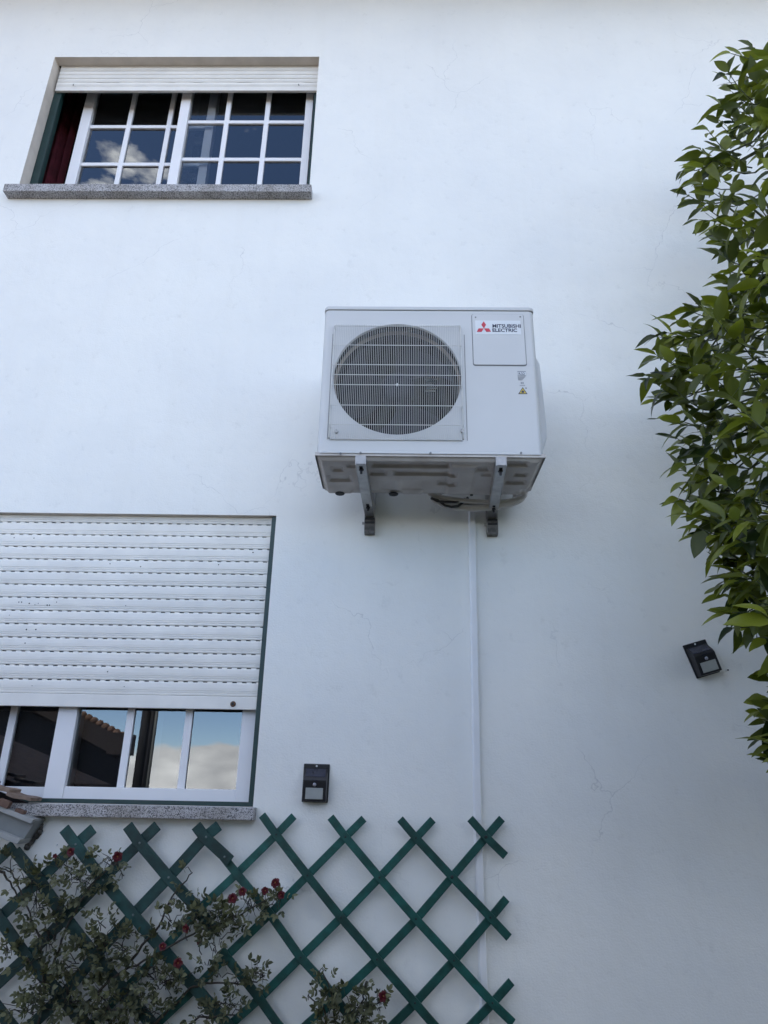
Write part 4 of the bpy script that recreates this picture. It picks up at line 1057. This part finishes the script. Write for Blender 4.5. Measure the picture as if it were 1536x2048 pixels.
def rose(label, clumps, canes, flowers, cap, seed, loc):
    r = random.Random(seed); t = thing('climbing_rose', label, 'rose bush', loc)
    for q in canes:
        m = MB(); pts = [P(x, y, yy) for x, y, yy in q]; fine = []
        for i in range(len(pts) - 1):
            for k in range(5):
                u = k / 5; fine.append(pts[i].lerp(pts[i + 1], u) + Vector((r.uniform(-1, 1), r.uniform(-1, 1), r.uniform(-1, 1))) * .004)
        fine.append(pts[-1]); n = len(fine); m.tube(fine, [.0048 - .0030 * i / n for i in range(n)], 6); m.build('stem', M['rosestem'], t)
    spots = []; shoots = MB()
    for cx, cy, rx, ry, n, sz in clumps:
        for k in range(int(n * .8 + .5)):
            a = r.uniform(0, 2 * PI); rad = math.sqrt(r.random()) 
            yy = -.055 - r.random() * .11 * (1.15 - rad)
            base = P(cx + rx * rad * math.cos(a), cy + ry * rad * math.sin(a), yy)
            out_ = Vector((math.cos(a) * rad, -.55 - .5 * r.random(), -math.sin(a) * rad + .45))
            d = (out_ + Vector((r.uniform(-.7, .7), r.uniform(-.4, .3), r.uniform(-.6, .6)))).normalized()
            sc_ = sz * r.uniform(.72, 1.2)
            mm = Matrix.Translation(base) @ orient(d, Vector((r.uniform(-.5, .5), -.9, .7)), r.uniform(-.6, .6)) @ Matrix.Scale(sc_, 4)
            spots.append((mm, r.randrange(6)))
            if r.random() < .5:
                c0 = P(cx + r.uniform(-.3, .3) * rx, cy + r.uniform(-.2, .5) * ry, -.05)
                shoots.tube([c0, c0.lerp(base, .5) + Vector((0, -.012, .012)), base], [.0017, .0014, .0010], 4, False)
    shoots.build('shoots', M['rosestem'], t, kind='stuff')
    r.shuffle(spots)
    for mm, k in spots[:cap]: inst('leaf', rl[k][0], t, mm)
    if len(spots) > cap:
        fo = MB(); fo.smooth = True
        for mm, k in spots[cap:]: fo.mesh([mm @ v for v in rl[k][1]], rl[k][2])
        fo.build('foliage', M['roseleaf'], t, kind='stuff')
    for x, y, sz in flowers:
        p = P(x, y, -.150)
        d = Vector((r.uniform(-.5, .5), -1, r.uniform(-.1, .6)))
        mm = Matrix.Translation(p) @ d.to_track_quat('Z', 'Y').to_matrix().to_4x4() @ Matrix.Rotation(r.uniform(0, 6), 4, 'Z') @ Matrix.Scale(sz * .9, 4)
        f = inst('flower', fl[r.randrange(4)], t, mm)
        if sz > .013:
            c = bpy.data.objects.new('flower_centre', centre_me); COL.objects.link(c); c.parent = f
        m = MB(); q = P(x + r.uniform(-12, 12), y + 24, -.06); m.tube([p + Vector((0, .006, 0)), p.lerp(q, .5) + Vector((0, -.01, -.004)), q], [.0016, .0016, .0018], 5); m.build('flower_stalk', M['rosestem'], t)
    return t
LS = .0315
clA = [(25, 1735, 30, 25, 12, LS), (60, 1760, 45, 40, 26, LS), (80, 1800, 40, 45, 30, LS), (100, 1870, 40, 40, 34, LS), (20, 1900, 30, 25, 12, LS), (110, 1830, 30, 30, 16, LS), (55, 1925, 40, 30, 14, LS),
       (145, 1740, 38, 28, 22, LS), (165, 1765, 45, 28, 34, LS), (195, 1750, 26, 26, 12, LS), (225, 1722, 28, 24, 18, LS), (245, 1748, 14, 12, 4, LS), (170, 1812, 16, 10, 4, LS * .9),
       (205, 1850, 30, 28, 14, LS), (205, 1885, 48, 36, 44, LS), (245, 1895, 44, 34, 32, LS), (150, 1930, 45, 30, 30, LS), (90, 1965, 50, 40, 40, LS), (60, 2015, 60, 30, 36, LS), (140, 1995, 50, 40, 46, LS),
       (210, 2010, 50, 45, 54, LS), (250, 1985, 50, 42, 50, LS), (300, 1940, 44, 34, 32, LS), (330, 1965, 40, 30, 26, LS), (290, 2025, 56, 32, 34, LS), (200, 2060, 90, 30, 40, LS), (370, 1960, 26, 24, 10, LS),
       (280, 1880, 34, 20, 12, LS), (345, 1845, 30, 22, 14, LS), (385, 1812, 26, 20, 9, LS), (400, 1842, 34, 22, 22, LS), (435, 1830, 32, 24, 22, LS), (465, 1835, 34, 28, 28, LS), (440, 1868, 30, 24, 22, LS),
       (425, 1895, 22, 22, 12, LS), (500, 1812, 26, 22, 16, LS), (535, 1805, 26, 20, 18, LS), (558, 1800, 20, 16, 10, LS), (410, 1925, 20, 14, 5, LS), (445, 1955, 34, 14, 10, LS), (480, 1965, 26, 16, 10, LS), (522, 1950, 24, 22, 20, LS),
       (505, 1945, 20, 14, 6, LS), (450, 2010, 36, 22, 22, LS), (480, 2020, 26, 16, 8, LS), (410, 2035, 30, 16, 10, LS), (380, 1745, 14, 14, 3, LS), (365, 1778, 16, 14, 3, LS), (345, 1805, 16, 14, 4, LS)]
cnA = [[(120, 2120, -.06), (170, 2010, -.07), (240, 1945, -.08), (320, 1905, -.08), (400, 1860, -.08), (480, 1830, -.09), (560, 1785, -.09)],
       [(60, 2120, -.06), (90, 1985, -.07), (80, 1880, -.07), (45, 1790, -.08), (25, 1745, -.08), (0, 1735, -.07)],
       [(240, 2110, -.06), (330, 2030, -.07), (380, 1975, -.07), (420, 1965, -.07), (500, 1970, -.07), (530, 1950, -.08)],
       [(100, 1960, -.06), (130, 1860, -.07), (180, 1770, -.08), (235, 1725, -.09)],
       [(260, 1920, -.07), (320, 1850, -.07), (352, 1780, -.08), (385, 1745, -.08)],
       [(300, 2100, -.06), (400, 2035, -.07), (470, 2030, -.08)],
       [(0, 1740, -.07), (12, 1750, -.07), (32, 1790, -.07), (38, 1800, -.07)]]
flA = [(142, 1704, .0165), (235, 1713, .019), (110, 1712, .009), (372, 1857, .015), (325, 1893, .014), (356, 1926, .017), (465, 1797, .0185), (485, 1783, .016), (530, 1782, .015), (551, 1766, .018), (563, 1790, .015), (398, 1885, .009)]
rose('dark climbing rose with many small red flowers covering the left trellis', clA, cnA, flA, 300, 3, P(150, 2200, -.05))
clB = [(650, 1985, 24, 22, 11, LS), (665, 2015, 32, 26, 24, LS), (700, 2012, 34, 28, 28, LS), (735, 2012, 30, 26, 24, LS), (640, 1945, 10, 10, 2, LS * .8), (655, 1962, 12, 12, 4, LS * .9), (618, 1990, 10, 10, 3, LS), (733, 1965, 12, 12, 4, LS), (755, 2010, 20, 22, 12, LS), (650, 2050, 40, 20, 18, LS), (690, 2050, 30, 18, 14, LS)]
cnB = [[(670, 2140, -.05), (672, 2060, -.06), (668, 2000, -.08), (645, 1945, -.09)], [(690, 2130, -.05), (705, 2050, -.07), (725, 2000, -.08), (733, 1962, -.09)], [(660, 2090, -.05), (650, 2020, -.07), (618, 1993, -.09)], [(700, 2100, -.05), (730, 2030, -.07), (765, 1998, -.09)]]
rose('small rose clump with a single red flower at the bottom, right of the big climber', clB, cnB, [(766, 1993, .0185)], 200, 8, P(680, 2200, -.05))

# ------------------------------------------------------------------ what the windows reflect: the house opposite
def Q(px, py, k):        # photo pixel of the lower pane -> point on the plane y = -k seen in the reflection
    r = ray(px, py); s = (2 * .085 - CAM.y + k) / r.y
    return Vector((CAM.x + r.x * s, -k, CAM.z + r.z * s))
nb = thing('neighbour_house', 'dark gabled house with tiled roof, seen only as a reflection in the lower window', 'house', (-6.5, -6, 0))
k0 = 5.0
e0 = Q(284, 1494, k0); t0 = Q(150, 1424, k0); sl = (t0 - e0); ap = e0 + sl * 2.6
b = MB(); wallp = [Vector((e0.x - .12, -k0, 0)), Vector((e0.x - .12, -k0, e0.z - .08)), Vector((ap.x, -k0, ap.z - .12)), Vector((2 * ap.x - e0.x, -k0, e0.z)), Vector((2 * ap.x - e0.x, -k0, 0))]
rd = Vector((e0.x * 1.25, -(k0 + 3.02), 0)).normalized(); b.prism(wallp, rd * 7); b.build('wall', M['nwall'], nb)
th = Q(260, 1470, k0).z - Q(260, 1507, k0).z
b = MB(); b.prism([e0 + Vector((.0, .5, .04)), ap + Vector((0, .5, .04)), ap + Vector((0, .5, .04 - th)), e0 + Vector((0, .5, .04 - th))], rd * 7.5); b.build('eave_board', M['nwood'], nb)
r2 = ap + (ap - e0).reflect(Vector((1, 0, 0))) * -1
b = MB(); r_e = Vector((2 * ap.x - e0.x, -k0, e0.z)); b.prism([ap + Vector((0, .5, .06)), r_e + Vector((0, .5, .06)), r_e + Vector((0, .5, -.12)), ap + Vector((0, .5, -.12))], rd * 7.5); b.build('roof', M['tile'], nb)
nrm = Vector((-sl.z, 0, sl.x)).normalized(); nrm = nrm if nrm.z > 0 else -nrm
for i in range(30):
    for j in range(1):
        m = MB(); c0 = e0 + sl * (.08 * i + .04) + nrm * .05 + Vector((0, .42, 0)); m.smooth = True
        m.tube([c0, c0 + nrm * .03 + rd * 2.0], [.042, .042], 10); m.build('roof_tile', M['tile'], nb)
b = MB(); q = Q(270, 1492, k0); b.box(q.x - .09, q.x + .07, -k0 + .2, -k0 + .55, q.z - .11, q.z + .10); b.build('gutter_end', M['nwood'], nb)
po = thing('drainpipe_post', 'dark upright posts and pipe beside the neighbouring eave, reflected in the lower window', 'post', Q(300, 1580, 4.4))
for px_, r in ((284, .050), (297, .026), (304, .016)):
    q = Q(px_, 1500, 4.4); b = MB(); b.tube([(q.x, -4.4, 0), (q.x, -4.4, 4.2)], r, 12); b.build('pipe', M['post'] if px_ < 300 else M['cement'], po)
